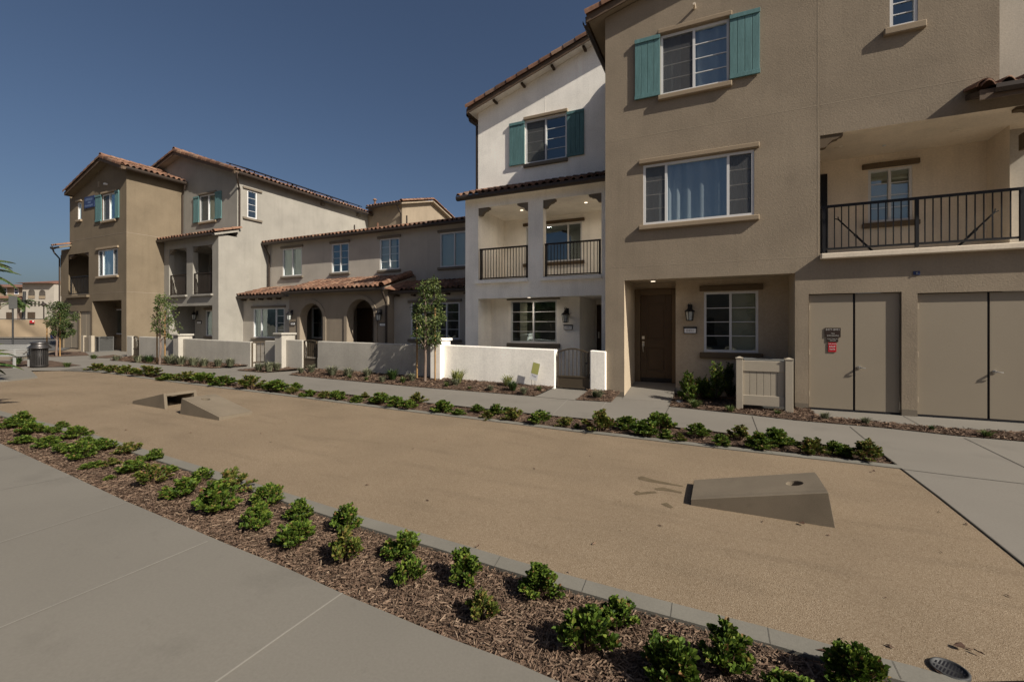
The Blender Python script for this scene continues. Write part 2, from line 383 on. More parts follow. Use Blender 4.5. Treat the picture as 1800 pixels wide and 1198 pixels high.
def window(b, pl, r, lites=(.5, .5), rows=(1, 1), lintel=None, sill=None, trim='trim', drape=None, screens=(), ext=.09, frame='vinyl', lh=.10, sh=.11, deep=.9):
    u0, u1, z0, z1 = r; W = u1 - u0; fw = .05
    m = MB()
    w0, w1 = -.085, -.012
    m.pbox(pl, u0, u1, z0, z0 + fw, w0, w1); m.pbox(pl, u0, u1, z1 - fw, z1, w0, w1)
    m.pbox(pl, u0, u0 + fw, z0 + fw, z1 - fw, w0, w1); m.pbox(pl, u1 - fw, u1, z0 + fw, z1 - fw, w0, w1)
    acc = u0; spans = []
    for k, fr in enumerate(lites):
        nx = acc + W * fr
        if k < len(lites) - 1: m.pbox(pl, nx - fw / 2, nx + fw / 2, z0 + fw, z1 - fw, w0, w1 - .003)
        spans.append((acc + (fw if k == 0 else fw / 2), nx - (fw if k == len(lites) - 1 else fw / 2))); acc = nx
    for (a, c), n in zip(spans, rows):
        for j in range(1, n):
            zz = z0 + fw + (z1 - z0 - 2 * fw) * j / n
            m.pbox(pl, a, c, zz - .008, zz + .008, -.05, -.038)
    win = m.build('window', M[frame], b)
    g = MB()
    for (a, c) in spans: g.quad(pl.pt(a, z0 + fw, -.056), pl.pt(c, z0 + fw, -.056), pl.pt(c, z1 - fw, -.056), pl.pt(a, z1 - fw, -.056))
    g.build('pane', M['glass'], win, fix=False)
    rm = MB(); d = -deep
    a, c, e, f = u0 + .01, u1 - .01, z0 + .01, z1 - .01
    rm.quad(pl.pt(a, e, d), pl.pt(c, e, d), pl.pt(c, f, d), pl.pt(a, f, d))
    for (p, q) in (((a, e), (c, e)), ((c, e), (c, f)), ((c, f), (a, f)), ((a, f), (a, e))):
        rm.quad(pl.pt(*p, -.09), pl.pt(*q, -.09), pl.pt(*q, d), pl.pt(*p, d))
    rm.build('room_interior', M['room'], win, fix=False)
    if screens:
        sc = MB()
        for k in screens:
            a, c = spans[k]; sc.quad(pl.pt(a, z0 + fw, -.03), pl.pt(c, z0 + fw, -.03), pl.pt(c, z1 - fw, -.03), pl.pt(a, z1 - fw, -.03))
        sc.build('insect_screen', M['screen'], win, fix=False)
    if drape:
        for (f0, f1, mt) in drape:
            cu = MB(); N = max(6, int((f1 - f0) * W / .018)); a0 = u0 + W * f0; a1 = u0 + W * f1; ph = R.random() * 6
            vs = []; fs = []
            for i in range(N + 1):
                x = a0 + (a1 - a0) * i / N
                amp = 0.03 if mt == 'curtain' else .003
                w = -.15 + amp * math.sin(x * 27 + ph + 1.5 * math.sin(x * 5 + ph)) + amp * .5 * math.sin(x * 11)
                vs += [pl.pt(x, z0 + .02, w), pl.pt(x, z1 - .02, w)]
                if i: fs.append((2 * i - 2, 2 * i, 2 * i + 1, 2 * i - 1))
            cu.add(vs, fs, True); cu.build('curtain', M[mt], win, fix=False)
    if lintel is not None:
        l = MB(); l.pbox(pl, u0 - ext, u1 + ext, z1 + .02, z1 + .02 + lh, -.01, .072); l.build('lintel', M[lintel], win, bevel=.014)
    if sill is not None:
        l = MB(); l.pbox(pl, u0 - ext, u1 + ext, z0 - sh - .01, z0 - .01, -.01, .085); l.build('sill', M[sill], win, bevel=.018)
    return win
def shutter(b, pl, r, n=4):
    u0, u1, z0, z1 = r; m = MB(); W = (u1 - u0) / n
    m.pbox(pl, u0 + .004, u1 - .004, z0 + .004, z1 - .004, .012, .028)
    for k in range(n): m.pbox(pl, u0 + W * k + .004, u0 + W * (k + 1) - .004, z0, z1, .028, .046)
    h = .085
    m.pbox(pl, u0 - .002, u1 + .002, z0 - .002, z0 + h, .046, .066); m.pbox(pl, u0 - .002, u1 + .002, z1 - h, z1 + .002, .046, .066)
    return m.build('shutter', M['teal'], b, bevel=.004)
def tiles(b, A, B, C, pitch=.235, course=.36, keep=None, name='roof', seed=1, lift=.045):
    """real barrel tiles over the plane with eave A->B and up-slope A->C"""
    A, B, C = Vector(A), Vector(B), Vector(C)
    e = B - A; W = e.length; e.normalize(); up = C - A; up -= e * up.dot(e); Ln = up.length; up.normalize()
    n = e.cross(up).normalized()
    if n.z < 0: n = -n
    rr = random.Random(seed); m = MB()
    nc = max(1, round(W / pitch)); p = W / nc; nr = max(1, round(Ln / course)); cl = Ln / nr
    prof = [(0, .0), (.10, .05), (.22, .085), (.35, .1), (.48, .085), (.60, .05), (.70, 0), (.85, -.008), (1.0, 0)]
    for j in range(nr):
        for i in range(nc):
            if keep and not keep((i + .5) * p, (j + .5) * cl): continue
            s0 = i * p; t0 = j * cl - (.05 if j == 0 else 0) + rr.uniform(-.008, .008); t1 = (j + 1) * cl + .05
            hs = p / .29; dz = rr.uniform(-.004, .004)
            fr = [A + e * (s0 + q * p * 1.005) + up * t0 + n * (lift + .03 + h * hs + dz) for q, h in prof]
            bk = [A + e * (s0 + q * p * 1.005) + up * t1 + n * (lift + h * hs + dz) for q, h in prof]
            lo = [v - n * .022 for v in fr]
            k = len(prof)
            m.add(fr + bk + lo, [(x, x + 1, k + x + 1, k + x) for x in range(k - 1)] + [(2 * k + x, 2 * k + x + 1, x + 1, x) for x in range(k - 1)], True)
    o = m.build(name, M['tile'], b, fix=False)
    return o
def capline(b, p, q, r=.095, length=.38, name='ridge_tile', seed=2, skirt=0.0):
    """row of barrel cap tiles along a ridge or hip; with a skirt they hang over a rake's edge (towards -Y)"""
    p, q = Vector(p), Vector(q); d = q - p; L = d.length; d.normalize(); side = d.cross(Vector((0, 0, 1))).normalized(); up = side.cross(d).normalized()
    if skirt and side.y > 0: side = -side
    n = max(1, round(L / length)); cl = L / n; m = MB()
    for k in range(n):
        a = p + d * (k * cl - .035); c = p + d * ((k + 1) * cl + .035); pts = []
        for base, rr_ in ((a, r * 1.14), (c, r * .9)):
            ring = [base + side * (math.cos(math.pi * x / 8) * rr_) + up * (math.sin(math.pi * x / 8) * rr_ - .02) for x in range(9)]
            if skirt: ring = [ring[0] - up * skirt] + ring
            pts += ring
        K = len(pts) // 2; cen = a - up * .02; lo = [v - (v - cen).normalized() * .02 for v in pts[:K]]
        m.add(pts + lo, [(x, x + 1, K + x + 1, K + x) for x in range(K - 1)] + [(2 * K + x, 2 * K + x + 1, x + 1, x) for x in range(K - 1)], False)
    return m.build(name, M['tile'], b, fix=False)
SOF = ['white']
def board(b, p, q, h=.15, th=.03, out=(0, -1, 0)):
    """fascia board hung along an edge"""
    p, q, o = Vector(p), Vector(q), Vector(out); m = MB(); d = Vector((0, 0, -h)); m.prism([p, p + o * th, p + o * th + d, p + d], q - p)
    return m.build('fascia', M['fascia'], b)
def deck(b, A, B, C, th=.09, name='roof_deck', mat=None):
    """solid slab under the tiles: eave A->B, slope to C; its soffit is plastered like the wall"""
    A, B, C = Vector(A), Vector(B), Vector(C); Dd = B + (C - A); n = (B - A).cross(C - A).normalized()
    if n.z < 0: n = -n
    m = MB(); m.prism([A, B, Dd, C], -n * min(th, .09))
    return m.build(name, M[mat or SOF[0]], b)
def gutter(b, p, q, s=.12, out=(0, -1, 0)):
    p, q, o = Vector(p), Vector(q), Vector(out).normalized(); m = MB()
    prof = [(0, 0), (.7, 0), (1, .45), (1, 1), (.93, 1), (.93, .5), (.66, .09), (0, .09)]
    a = [p + o * (x * s) + Vector((0, 0, (y - 1) * s)) for x, y in prof]; m.prism(a, q - p)
    return m.build('gutter', M['gutter'], b)
def downspout(b, pts, w=.075):
    m = MB()
    for p, q in zip(pts[:-1], pts[1:]): m.bar(p, q, w, w * .8, up=(0, 1, .01))
    return m.build('downspout', M['gutter'], b)
def gable(b, x0, x1, xr, ze0, ze1, zr, y0, y1, seed=1, left=True, right=True, caps=True):
    """two tiled slopes, ridge running back along Y; z are roof-plane heights"""
    up = Vector((0, 0, .10))
    for on, x, ze, sd_, o in ((left, x0, ze0, seed, -1), (right, x1, ze1, seed + 1, 1)):
        if not on: continue
        if o < 0: A, B, C = (x, y1, ze), (x, y0 + .1, ze), (xr, y1, zr)
        else: A, B, C = (x, y0 + .1, ze), (x, y1, ze), (xr, y0 + .1, zr)
        tiles(b, A, B, C, seed=sd_); deck(b, (x, y1, ze), (x, y0 + .001, ze), (xr, y1, zr))
        board(b, (x, y0, ze + .01), (xr, y0, zr + .01), .16); board(b, (x, y0, ze - .0), (x, y1, ze - .0), .14, out=(o, 0, 0))
        if caps: capline(b, Vector((x, y0 - .0, ze)) + up, Vector((xr, y0 - .0, zr)) + up, .085, name='rake_tile', seed=sd_, skirt=.07)
    if caps: capline(b, Vector((xr, y0, zr)) + up * 1.5, Vector((xr, y1, zr)) + up * 1.5, .11)
def railing(b, x0, x1, Y, z0, z1, nb, posts=(), name='railing', mat='bronze', axis='x'):
    m = MB()
    P = (lambda u, z: (u, Y, z)) if axis == 'x' else (lambda u, z: (Y, u, z))
    m.bar(P(x0, z1), P(x1, z1), .045, .045); m.bar(P(x0, z0), P(x1, z0), .03, .035)
    for i in range(1, nb): u = x0 + (x1 - x0) * i / nb; m.bar(P(u, z0), P(u, z1 - .02), .016)
    for u in posts: m.bar(P(u, z0 - .06), P(u, z1 - .024), .05)
    return m.build(name, M[mat], b)
def corbel(b, u, z, Y, sgn, mat='trimdark', w=.36, h=.23, th=.14):
    """shaped bracket in an opening's corner; sgn = direction it runs to"""
    pr = [(0, 0), (w, 0), (w, -.05), (w * .86, -.06), (w * .80, -.09), (w * .55, -.11), (w * .36, -.17), (w * .30, -h * .95), (w * .18, -h), (0, -h)]
    m = MB(); m.prism([(u + sgn * a, Y, z + c) for a, c in pr], (0, th, 0))
    return m.build('corbel', M[mat], b)
def lamp(b, pl, u, z, s=1.0):
    """lantern on a bracket"""
    m = MB(); c = pl.pt(u, z, .14 * s)
    m.pbox(pl, u - .05 * s, u + .05 * s, z + .04 * s, z + .22 * s, 0, .025)
    m.bar(pl.pt(u, z + .15 * s, .02), pl.pt(u, z + .15 * s, .14 * s), .03 * s)
    m.lathe(c, [(0, .17 * s), (.035 * s, .16 * s), (.05 * s, .11 * s), (.10 * s, .07 * s), (.115 * s, .055 * s), (.115 * s, .045 * s), (0, .045 * s)], 16)
    loop = [c + Vector((.028 * s * math.cos(a), 0, .20 * s + .045 * s * math.sin(a))) for a in [k * math.pi / 6 for k in range(13)]]
    m.tube(loop, .007 * s, 6)
    for k in range(6):
        a = k * math.pi / 3 + .3
        m.tube([c + Vector((.095 * s * math.cos(a), .095 * s * math.sin(a), .05 * s)), c + Vector((.07 * s * math.cos(a), .07 * s * math.sin(a), -.15 * s))], .007 * s, 5)
    m.lathe(c, [(0, -.165 * s), (.075 * s, -.16 * s), (.075 * s, -.145 * s), (0, -.145 * s)], 16)
    o = m.build('wall_lamp', M['black'], b)
    g = MB(); g.lathe(c, [(.08 * s, .045 * s), (.06 * s, -.145 * s)], 16); g.build('lamp_glass', M['lampglass'], o, fix=False)
    return o
def plate(b, pl, u0, u1, z0, z1, body):
    m = MB(); m.pbox(pl, u0, u1, z0, z1, 0, .03); m.pbox(pl, u0 - .012, u1 + .012, z1, z1 + .022, 0, .05)
    o = m.build('number_plate', M['black'], b)
    f = MB(); f.pbox(pl, u0 + .015, u1 - .015, z0 + .015, z1 - .012, .0302, .034); f.build('plate_face', M['signwhite'], o)
    text(o, body, pl, (u0 + u1) / 2, (z0 + z1) / 2, .036, (z1 - z0) * .72, M['signgrey'], wide=.9)
def paneldoor(b, Y, x0, x1, z0, z1, lx0, lx1, lz1, handle=True):
    pl = FP(Y)
    fr = MB(); fr.pbox(pl, x0, lx0, z0, z1, 0, .06); fr.pbox(pl, lx1, x1, z0, z1, 0, .06); fr.pbox(pl, lx0, lx1, lz1, z1, 0, .06)
    fr.build('door_frame', M['doorframe'], b, bevel=.008)
    m = MB(); a, c = lx0 + .004, lx1 - .004; H = lz1 - z0; w = c - a
    m.pbox(pl, a, c, z0 + .03, lz1 - .004, .0, .02)
    st = w * .2; zs = [z0 + .03, z0 + .27, z0 + H * .40, z0 + H * .49, lz1 - .2, lz1 - .004]
    m.pbox(pl, a, a + st, zs[0], zs[5], .02, .04); m.pbox(pl, c - st, c, zs[0], zs[5], .02, .04)
    for k in (0, 2, 4): m.pbox(pl, a + st, c - st, zs[k], zs[k + 1], .02, .04)
    for k in (1, 3): m.pbox(pl, a + st + .05, c - st - .05, zs[k] + .05, zs[k + 1] - .05, .02, .032)
    d = m.build('door', M['doorbrown'], b, bevel=.006)
    sw = MB(); sw.pbox(pl, a, c, z0 + .001, z0 + .028, .0, .03); sw.pbox(pl, a + .004, c - .004, z0 + .034, z0 + .11, .0402, .046); sw.build('door_sweep', M['black'], d)
    if handle:
        h = MB(); hx = a + .07; hz = z0 + .95
        h.pbox(pl, hx - .03, hx + .03, hz + .12, hz + .19, .04, .062); h.pbox(pl, hx - .025, hx + .025, hz - .06, hz + .06, .04, .05)
        h.tube([pl.pt(hx, hz + .03, .05), pl.pt(hx, hz + .01, .095), pl.pt(hx, hz - .12, .10), pl.pt(hx, hz - .2, .055)], .011, 8)
        h.build('door_handle', M['chrome'], d)
    return d
# ================================================================== HOUSES
def holes_of(*rs): return [tuple(r[:4]) for r in rs]
# ---------------------------------------------------------------- near tan house (right)
Y6 = 10.2; P6 = FP(Y6)
XL6, XR6, XE6 = XF(1064, Y6), XF(1757, Y6), 5.6
SOF[0] = 'tan'
b6 = thing('townhouse', 'three-storey tan stucco house with teal shutters and storage doors at the right', 'house', ((XL6 + XR6) / 2, Y6, 0), 'attached houses in the row')
w_up = rf(Y6, 1161, 1282, 62.5, 33.8, 169, 143.3)
w_lo = rf(Y6, 1130.5, 1325.8, 292, 261.6, 395, 378.4)
w_sm = rf(Y6, 1564, 1613.7, -75, -90, 50.5, 39.5)
rec = (XF(1097.4, Y6), XF(1397.5, Y6), -.2, 2.63)
st1 = (XF(1421.5, Y6), XF(1585, Y6), -.2, ZF(1425, 516.7, Y6))
st2 = (XF(1612.8, Y6), 5.02, -.2, ZF(1613, 515, Y6))
balc = (XF(1441.5, Y6), 5.3, 2.98, 5.23)
wall(b6, M['tan'], P6, XL6, XE6, -.1, 5.55, [(*rec, 0), (*st1, .09), (*st2, .09), (*balc, 0), w_lo], reveal=.09)
zE6 = 8.66; xr6 = (XL6 + XR6) / 2 + .1; zr6 = zE6 + .25 * (xr6 - XL6)
wall(b6, M['tan'], P6, XL6, XR6, 5.55, 11, [w_up, w_sm], cuts=[((XL6, zE6), (xr6, zr6)), ((xr6, zr6), (XR6, zE6 - .05))], reveal=.09)
wall(b6, M['tan'], PL((XL6, 0, 0), (0, 1, 0), (-1, 0, 0)), Y6, 19, -.1, zE6)
wall(b6, M['tan'], SP(XR6), Y6, 19, 5.4, zE6 - .05)
wall(b6, M['tan'], PL((0, 19, 0), (1, 0, 0), (0, 1, 0)), XL6, XR6, 0, zE6)
gable(b6, XL6 - .38, XR6 + .38, xr6, zE6 - .25 * .38 + .12, zE6 - .25 * .38 + .10, zr6 + .12, Y6 - .2, 19.4, seed=61)
gutter(b6, (XL6 - .38, 19.4, zE6 + .0), (XL6 - .38, Y6 - .12, zE6 + .0), out=(-1, 0, 0))
# control joints
m = MB(); e = .002
for z in (2.93, 5.81): m.pbox(P6, XL6 + .01, (XF(1440, Y6) if z < 3 else XR6 - .01), z - .004, z + .004, 0, e)
xj = XF(1437.5, Y6); m.pbox(P6, xj - .004, xj + .004, 2.94, 8.2, .0003, e + .0005)
m.build('control_joint', surf('joint_bead', (.36, .30, .225), .9), b6)
window(b6, P6, w_up, (.5, .5), (4, 4), 'trim', 'trim', drape=[(0, .30, 'curtain'), (.5, 1, 'curtain')], screens=(0,), ext=.05)
window(b6, P6, w_lo, (.222, .56, .218), (4, 1, 4), 'trim', 'trim', drape=[(0, 1, 'curtain')], screens=(0, 2), ext=.09)
window(b6, P6, w_sm, (1,), (6,), 'trim', 'trim', ext=.10, sh=.13)
shutter(b6, P6, rf(Y6, 1116.3, 1160.7, 73.5, 63, 177, 169.5))
shutter(b6, P6, rf(Y6, 1282.5, 1335.8, 30, 16.5, 141, 130.5), 4)
# recessed porch
Yw6, Yd6 = 11.15, 11.6
xa = XF(1187.7, Yw6); xd0 = rec[0]
w_p = rf(Yw6, 1237.4, 1333, 513.5, 510.7, 617.3, 620.6)
wall(b6, M['tan_lifted'], FP(Yw6), xa, rec[1], -.1, 2.66, [w_p], reveal=.09)
m = MB(); m.quad((rec[1], Y6, -.1), (rec[1], Yw6, -.1), (rec[1], Yw6, 2.66), (rec[1], Y6, 2.66)); m.quad((xd0, Y6, -.1), (xd0, Yd6, -.1), (xd0, Yd6, 2.66), (xd0, Y6, 2.66))
m.quad((xa, Yw6, -.1), (xa, Yd6, -.1), (xa, Yd6, 2.66), (xa, Yw6, 2.66)); m.quad((xd0, Yd6, -.1), (xa, Yd6, -.1), (xa, Yd6, 2.66), (xd0, Yd6, 2.66)); m.build('wall', M['tan_lifted'], b6, fix=False)
m = MB(); m.quad((xd0, Y6 + .003, 2.66), (rec[1], Y6 + .003, 2.66), (rec[1], Yd6, 2.66), (xd0, Yd6, 2.66)); m.build('ceiling', M['tan_lifted'], b6, fix=False)
m = MB(); m.box(rec[0] + .001, rec[1] - .001, Y6 + .002, Y6 + .14, 2.632, 2.655); m.build('beam', M['tan_lifted'], b6)
window(b6, FP(Yw6), w_p, (.5, .5), (4, 4), 'trimdark', 'trimdark', drape=[(.5, 1, 'blind')], ext=.09, lh=.12, sh=.13)
dx0, dx1 = XF(1115.6, Yd6), xa - .01; lx0, lx1 = XF(1126, Yd6), XF(1181.5, Yd6)
zt = ZF(1150, 671, Yd6)
paneldoor(b6, Yd6, dx0, dx1, zt, ZF(1150, 508, Yd6), lx0, lx1, ZF(1150, 518.7, Yd6))
m = MB(); m.hexa([(xd0 + .002, 9.95, -.1), (xa - .002, 9.95, -.1), (xa - .002, Yd6 - .002, -.1), (xd0 + .002, Yd6 - .002, -.1), (xd0 + .002, 9.95, .002), (xa - .002, 9.95, .002), (xa - .002, Yd6 - .002, zt), (xd0 + .002, Yd6 - .002, zt)]); o = m.build('entry_path', M['walk'], None); o['kind'] = 'structure'
m = MB()
for (a, c) in ((XL6 + .002, rec[0] - .002), (rec[1] + .002, st1[0] - .002), (st1[1] + .002, st2[0] - .002)): m2 = MB(); m2.pbox(P6, a, c, -.05, .115, -.02, .004); m2.build('foundation', M['trimgrey'], b6)
m = MB(); q = FX(1221, 15, Y6); m.tube([P6.pt(q[0], q[1], 0), P6.pt(q[0], q[1], .16)], .028, 10); m.build('vent_cap', M['cream'], b6)
lamp(b6, FP(Yw6), XF(1213, Yw6), ZF(1213, 553, Yw6) + .02, 1.0)
plate(b6, FP(Yw6), XF(1202, Yw6), XF(1224.5, Yw6), ZF(1213, 586, Yw6), ZF(1213, 576, Yw6), '8491')
m = MB(); m.lathe((XF(1148, 10.75), 10.75, 2.64), [(.0, 0), (.075, 0), (.08, .018)], 20); m.build('ceiling_light', M['vinyl'], b6)
# storage doors
def storedoors(b, Y, o, gapx, pl):
    x0, x1, _, z1 = o; g0, g1 = gapx; back = -.085
    for (a, c, hs) in ((x0 + .012, g0, 0), (g1, x1 - .012, 1)):
        m = MB(); m.pbox(pl, a, c, .035, z1 - .012, back - .02, back + .03); d = m.build('storage_door', M['doortan'], b, bevel=.003)
        hg = MB()
        for z in (.3, 1.1, 1.95): hg.tube([pl.pt(a + .004 if hs == 0 else c - .004, z - .05, back + .036), pl.pt(a + .004 if hs == 0 else c - .004, z + .05, back + .036)], .009, 6)
        hg.build('hinge', M['doortan'], d)
        if hs:
            h = MB(); hz = ZF(1508, 646, Y) if Y == Y6 else 1.0; hx = a + .06
            h.tube([pl.pt(hx, hz, back + .03), pl.pt(hx, hz, back + .085)], .018, 10); h.tube([pl.pt(hx, hz, back + .08), pl.pt(hx + .02, hz, back + .09), pl.pt(hx + .085, hz - .004, back + .085)], .009, 8)
            h.tube([pl.pt(hx, hz, back + .031), pl.pt(hx, hz, back + .04)], .032, 14)
            h.build('door_lever', M['chrome'], d)
    m = MB(); m.pbox(pl, g0, g1, .02, z1 - .004, back - .015, back + .012); m.build('astragal', M['gap'], b)
    m = MB(); m.pbox(pl, x0, x1, -.1, .03, back - .06, back + .045); m.build('threshold', M['gap'], b)
    m = MB(); m.quad(pl.pt(x0, -.1, back - .07), pl.pt(x1, -.1, back - .07), pl.pt(x1, z1, back - .07), pl.pt(x0, z1, back - .07)); m.build('closet_back', M['gap'], b, fix=False)
storedoors(b6, Y6, st1, (XF(1500.5, Y6), XF(1504.6, Y6)), P6)
storedoors(b6, Y6, st2, (XF(1738.5, Y6), XF(1743, Y6)), P6)
# door signs
PS = FP(Y6 + .055)
def signp(b, pl, r, mt, name): 
    m = MB(); m.pbox(pl, r[0], r[1], r[2], r[3], .003, .012); return m.build(name, M[mt], b)
r1 = (XF(1450, Y6 + .05), XF(1477.6, Y6 + .05), ZF(1464, 592.4, Y6), ZF(1464, 576, Y6)); s = signp(b6, PS, r1, 'signbrown', 'door_sign'); uc = (r1[0] + r1[1]) / 2; h = r1[3] - r1[2]
text(s, '8477-8491', PS, uc, r1[3] - h * .2, .0135, .052, M['signgrey']); text(s, 'FIRE', PS, uc, r1[3] - h * .62, .0135, .032, M['signgrey']); text(s, 'SPRINKLERS', PS, uc, r1[3] - h * .85, .0135, .036, M['signgrey'])
r2 = (XF(1453.4, Y6 + .05), XF(1473.4, Y6 + .05), ZF(1464, 600.8, Y6), ZF(1464, 593.2, Y6)); s = signp(b6, PS, r2, 'signbrown', 'door_sign'); h = r2[3] - r2[2]
text(s, 'ELECTRICAL', PS, uc, r2[3] - h * .32, .0135, .03, M['signgrey']); text(s, 'ROOM', PS, uc, r2[3] - h * .7, .0135, .03, M['signgrey'])
r3 = (XF(1455.6, Y6 + .05), XF(1470, Y6 + .05), ZF(1464, 618.5, Y6), ZF(1464, 602, Y6)); s = signp(b6, PS, r3, 'signred', 'door_sign'); h = r3[3] - r3[2]; u3 = (r3[0] + r3[1]) / 2
text(s, 'FIRE ALARM', PS, u3, r3[3] - h * .15, .0135, .022, M['signwhite']); text(s, 'FACP', PS, u3, r3[3] - h * .45, .0135, .042, M['signwhite']); text(s, 'INSIDE', PS, u3, r3[3] - h * .72, .0135, .03, M['signwhite'])
r4 = (XF(1604.8, Y6), XF(1617, Y6), ZF(1611, 483.2, Y6), ZF(1611, 476.5, Y6)); m = MB(); m.pbox(P6, r4[0], r4[1], r4[2], r4[3], 0, .015); o = m.build('security_light', M['signblue'], b6, bevel=.006)
m = MB(); m.lathe((0, 0, 0), [(0, 0), (.014, 0), (.014, .012)], 12); m.v = [((r4[0] + r4[1]) / 2 + x, Y6 - .0155 - z, (r4[2] + r4[3]) / 2 + y) for x, y, z in m.v]; m.build('lens', M['lampglass'], o)
# balcony
m = MB(); m.pbox(P6, balc[0], XE6 + .1, 2.865, 2.965, -.2, .13); m.build('balcony_ledge', M['cream'], b6, bevel=.012)
Yb6, xw6 = 12.1, 4.84
w_b = rf(Yb6, 1526, 1604, 298.5, 292, 392, 386)
bx0 = balc[0] - .35
wall(b6, M['cream'], FP(Yb6), bx0, xw6, 2.95, 5.30, [w_b], reveal=.09)
m = MB(); m.quad((xw6, 11.33, 2.95), (xw6, Yb6, 2.95), (xw6, Yb6, 5.3), (xw6, 11.33, 5.3)); m.quad((bx0, Y6 + .02, 2.95), (bx0, Yb6, 2.95), (bx0, Yb6, 5.3), (bx0, Y6 + .02, 5.3)); m.build('wall', M['cream'], b6, fix=False)
m = MB(); m.quad((bx0, Y6 + .14, 5.3), (XE6, Y6 + .14, 5.3), (XE6, Yb6, 5.3), (bx0, Yb6, 5.3)); m.build('ceiling', M['cream'], b6, fix=False)
m = MB(); m.quad((bx0, Y6 + .01, 2.955), (XE6, Y6 + .01, 2.955), (XE6, Yb6, 2.955), (bx0, Yb6, 2.955)); m.build('floor', M['bouncefloor'], b6, fix=False)
m = MB(); m.box(balc[0] + .002, 5.3, Y6 + .003, Y6 + .2, 5.232, 5.34); m.build('beam', M['cream'], b6)
m = MB(); m.box(5.32, XE6 - .003, Y6 + .004, Y6 + .3, 2.97, 5.4); m.build('column', M['tan'], b6)
window(b6, FP(Yb6), w_b, (.5, .5), (4, 4), 'trimdark', 'trimdark', drape=[(.05, .95, 'blind')], ext=.11, lh=.11, sh=.11)
m = MB(); m.pbox(FP(Yb6), bx0, XF(1453.5, Yb6), 2.96, ZF(1450, 307, Yb6), .004, .05); m.build('balcony_door', M['black'], b6)
railing(b6, balc[0] + .02, 5.28, Y6 + .07, 3.07, ZF(1443, 364.5, Y6 + .07), 32, [XF(1448, Y6 + .07), XF(1611.5, Y6 + .07), XF(1796, Y6 + .07)], mat='black')
corbel(b6, balc[0] + .002, 5.228, Y6 + .02, 1); corbel(b6, 5.298, 5.228, Y6 + .02, -1, w=.85, h=.24)
corbel(b6, xw6 - .01, 5.0, 10.9, 1, w=.3, h=.28)
for (px, py) in ((1474, 256), (1680, 229)):
    m = MB(); q = FX(px, py, 11.2); m.lathe((XF(px, 11.2), 11.2, 5.285), [(0, 0), (.07, 0), (.08, .014)], 18); m.build('ceiling_light', M['cream'], b6)
m = MB(); m.lathe((XF(1554, 11.5), 11.5, 5.27), [(0, 0), (.03, .01), (.03, .03)], 12); m.build('ceiling_sprinkler', M['vinyl'], b6)
# small tiled roof over the balcony's end
xs = XF(1720.5, 9.76)
deck(b6, (xs, 9.76, 5.41), (6.4, 9.76, 5.41), (xs, Y6 - .01, 5.54), .09, mat='wood'); board(b6, (xs, 9.76, 5.41), (6.4, 9.76, 5.41), .16); deck(b6, (XR6 + .02, Y6 - .01, 5.54), (6.4, Y6 - .01, 5.54), (XR6 + .02, 11.3, 5.87), .09, mat='wood')
tiles(b6, (xs, 9.76, 5.41), (6.4, 9.76, 5.41), (xs, Y6, 5.54), seed=66); tiles(b6, (XR6 + .04, Y6, 5.54), (6.4, Y6, 5.54), (XR6 + .04, 11.3, 5.87), seed=67)
gutter(b6, (xs + .16, 9.76, 5.44), (6.4, 9.76, 5.44)); capline(b6, (xs + .06, 9.74, 5.49), (xs + .06, Y6, 5.62), .1, name='rake_tile')
# neighbour set back at the far right
SOF[0] = 'greige'
b7 = thing('townhouse', 'pale stucco house wall set back behind the right edge of the near tan house', 'house', (7, 12, 0), 'attached houses in the row')
wall(b7, M['greige'], FP(11.6), XR6 + .01, 10, 5.32, 9.4); wall(b7, M['greige'], FP(11.6), 4.86, 10, -.1, 5.32)
gable(b7, XR6 + .3, 10.3, 7.3, 9.3, 9.3, 10.4, 11.15, 19, seed=71)
m = MB(); m.box(4.9, 10, 12.3, 18.9, -.1, 9.2); m.build('wall', M['greige'], b7)

def lens_light(): pass
# ---------------------------------------------------------------- white house
Y5, Y5u = 12.1, 12.9; P5 = FP(Y5); P5u = FP(Y5u)
XL5 = XF(818, Y5); XR5 = XL6 - .01
SOF[0] = 'white'
b5 = thing('townhouse', 'bright white three-storey house with tiled balcony roof and teal shutters', 'house', ((XL5 + XR5) / 2, Y5, 0), 'attached houses in the row')
cL, cM0, cM1, cR = XF(840.5, Y5), XF(928.3, Y5), XF(954.6, Y5), XF(1057.3, Y5)
by0, by1 = 3.02, 5.25
pz = ZF(842, 525, Y5)
wall(b5, M['white'], P5, XL5, XR5, -.1, 5.62, [(cL, cM0, by0, by1, 0), (cM1, cR, by0, by1, 0), (cL, cR, -.2, pz, 0)])
w_u5 = rf(Y5u, 923.3, 996.2, 213.4, 199.2, 289.3, 276.8)
XL5u = XF(840.5, Y5u); zl5 = 8.62; sl5 = .318
xr5 = XR5 + .6
wall(b5, M['white'], P5u, XL5u, XR5, 5.4, 11, [w_u5], cuts=[((XL5u, zl5), (XL5u + 1, zl5 + sl5))], reveal=.09)
wall(b5, M['white'], PL((XL5, 0, 0), (0, 1, 0), (-1, 0, 0)), Y5, 20, -.1, 5.5)
wall(b5, M['white'], PL((XL5u, 0, 0), (0, 1, 0), (-1, 0, 0)), Y5u, 20, 5.3, zl5)
wall(b5, M['white'], PL((0, 20, 0), (1, 0, 0), (0, 1, 0)), XL5, XR5, 0, 9)
xo = XL5u - .22; zo = zl5 - sl5 * .22 + .10
gable(b5, xo, 3, xr5 + 1.0, zo, 8, zo + sl5 * (xr5 + 1.0 - xo), Y5u - .34, 20.3, seed=51, right=False)
gutter(b5, (xo, 20.3, zo - .06), (xo, Y5u - .2, zo - .06), out=(-1, 0, 0))
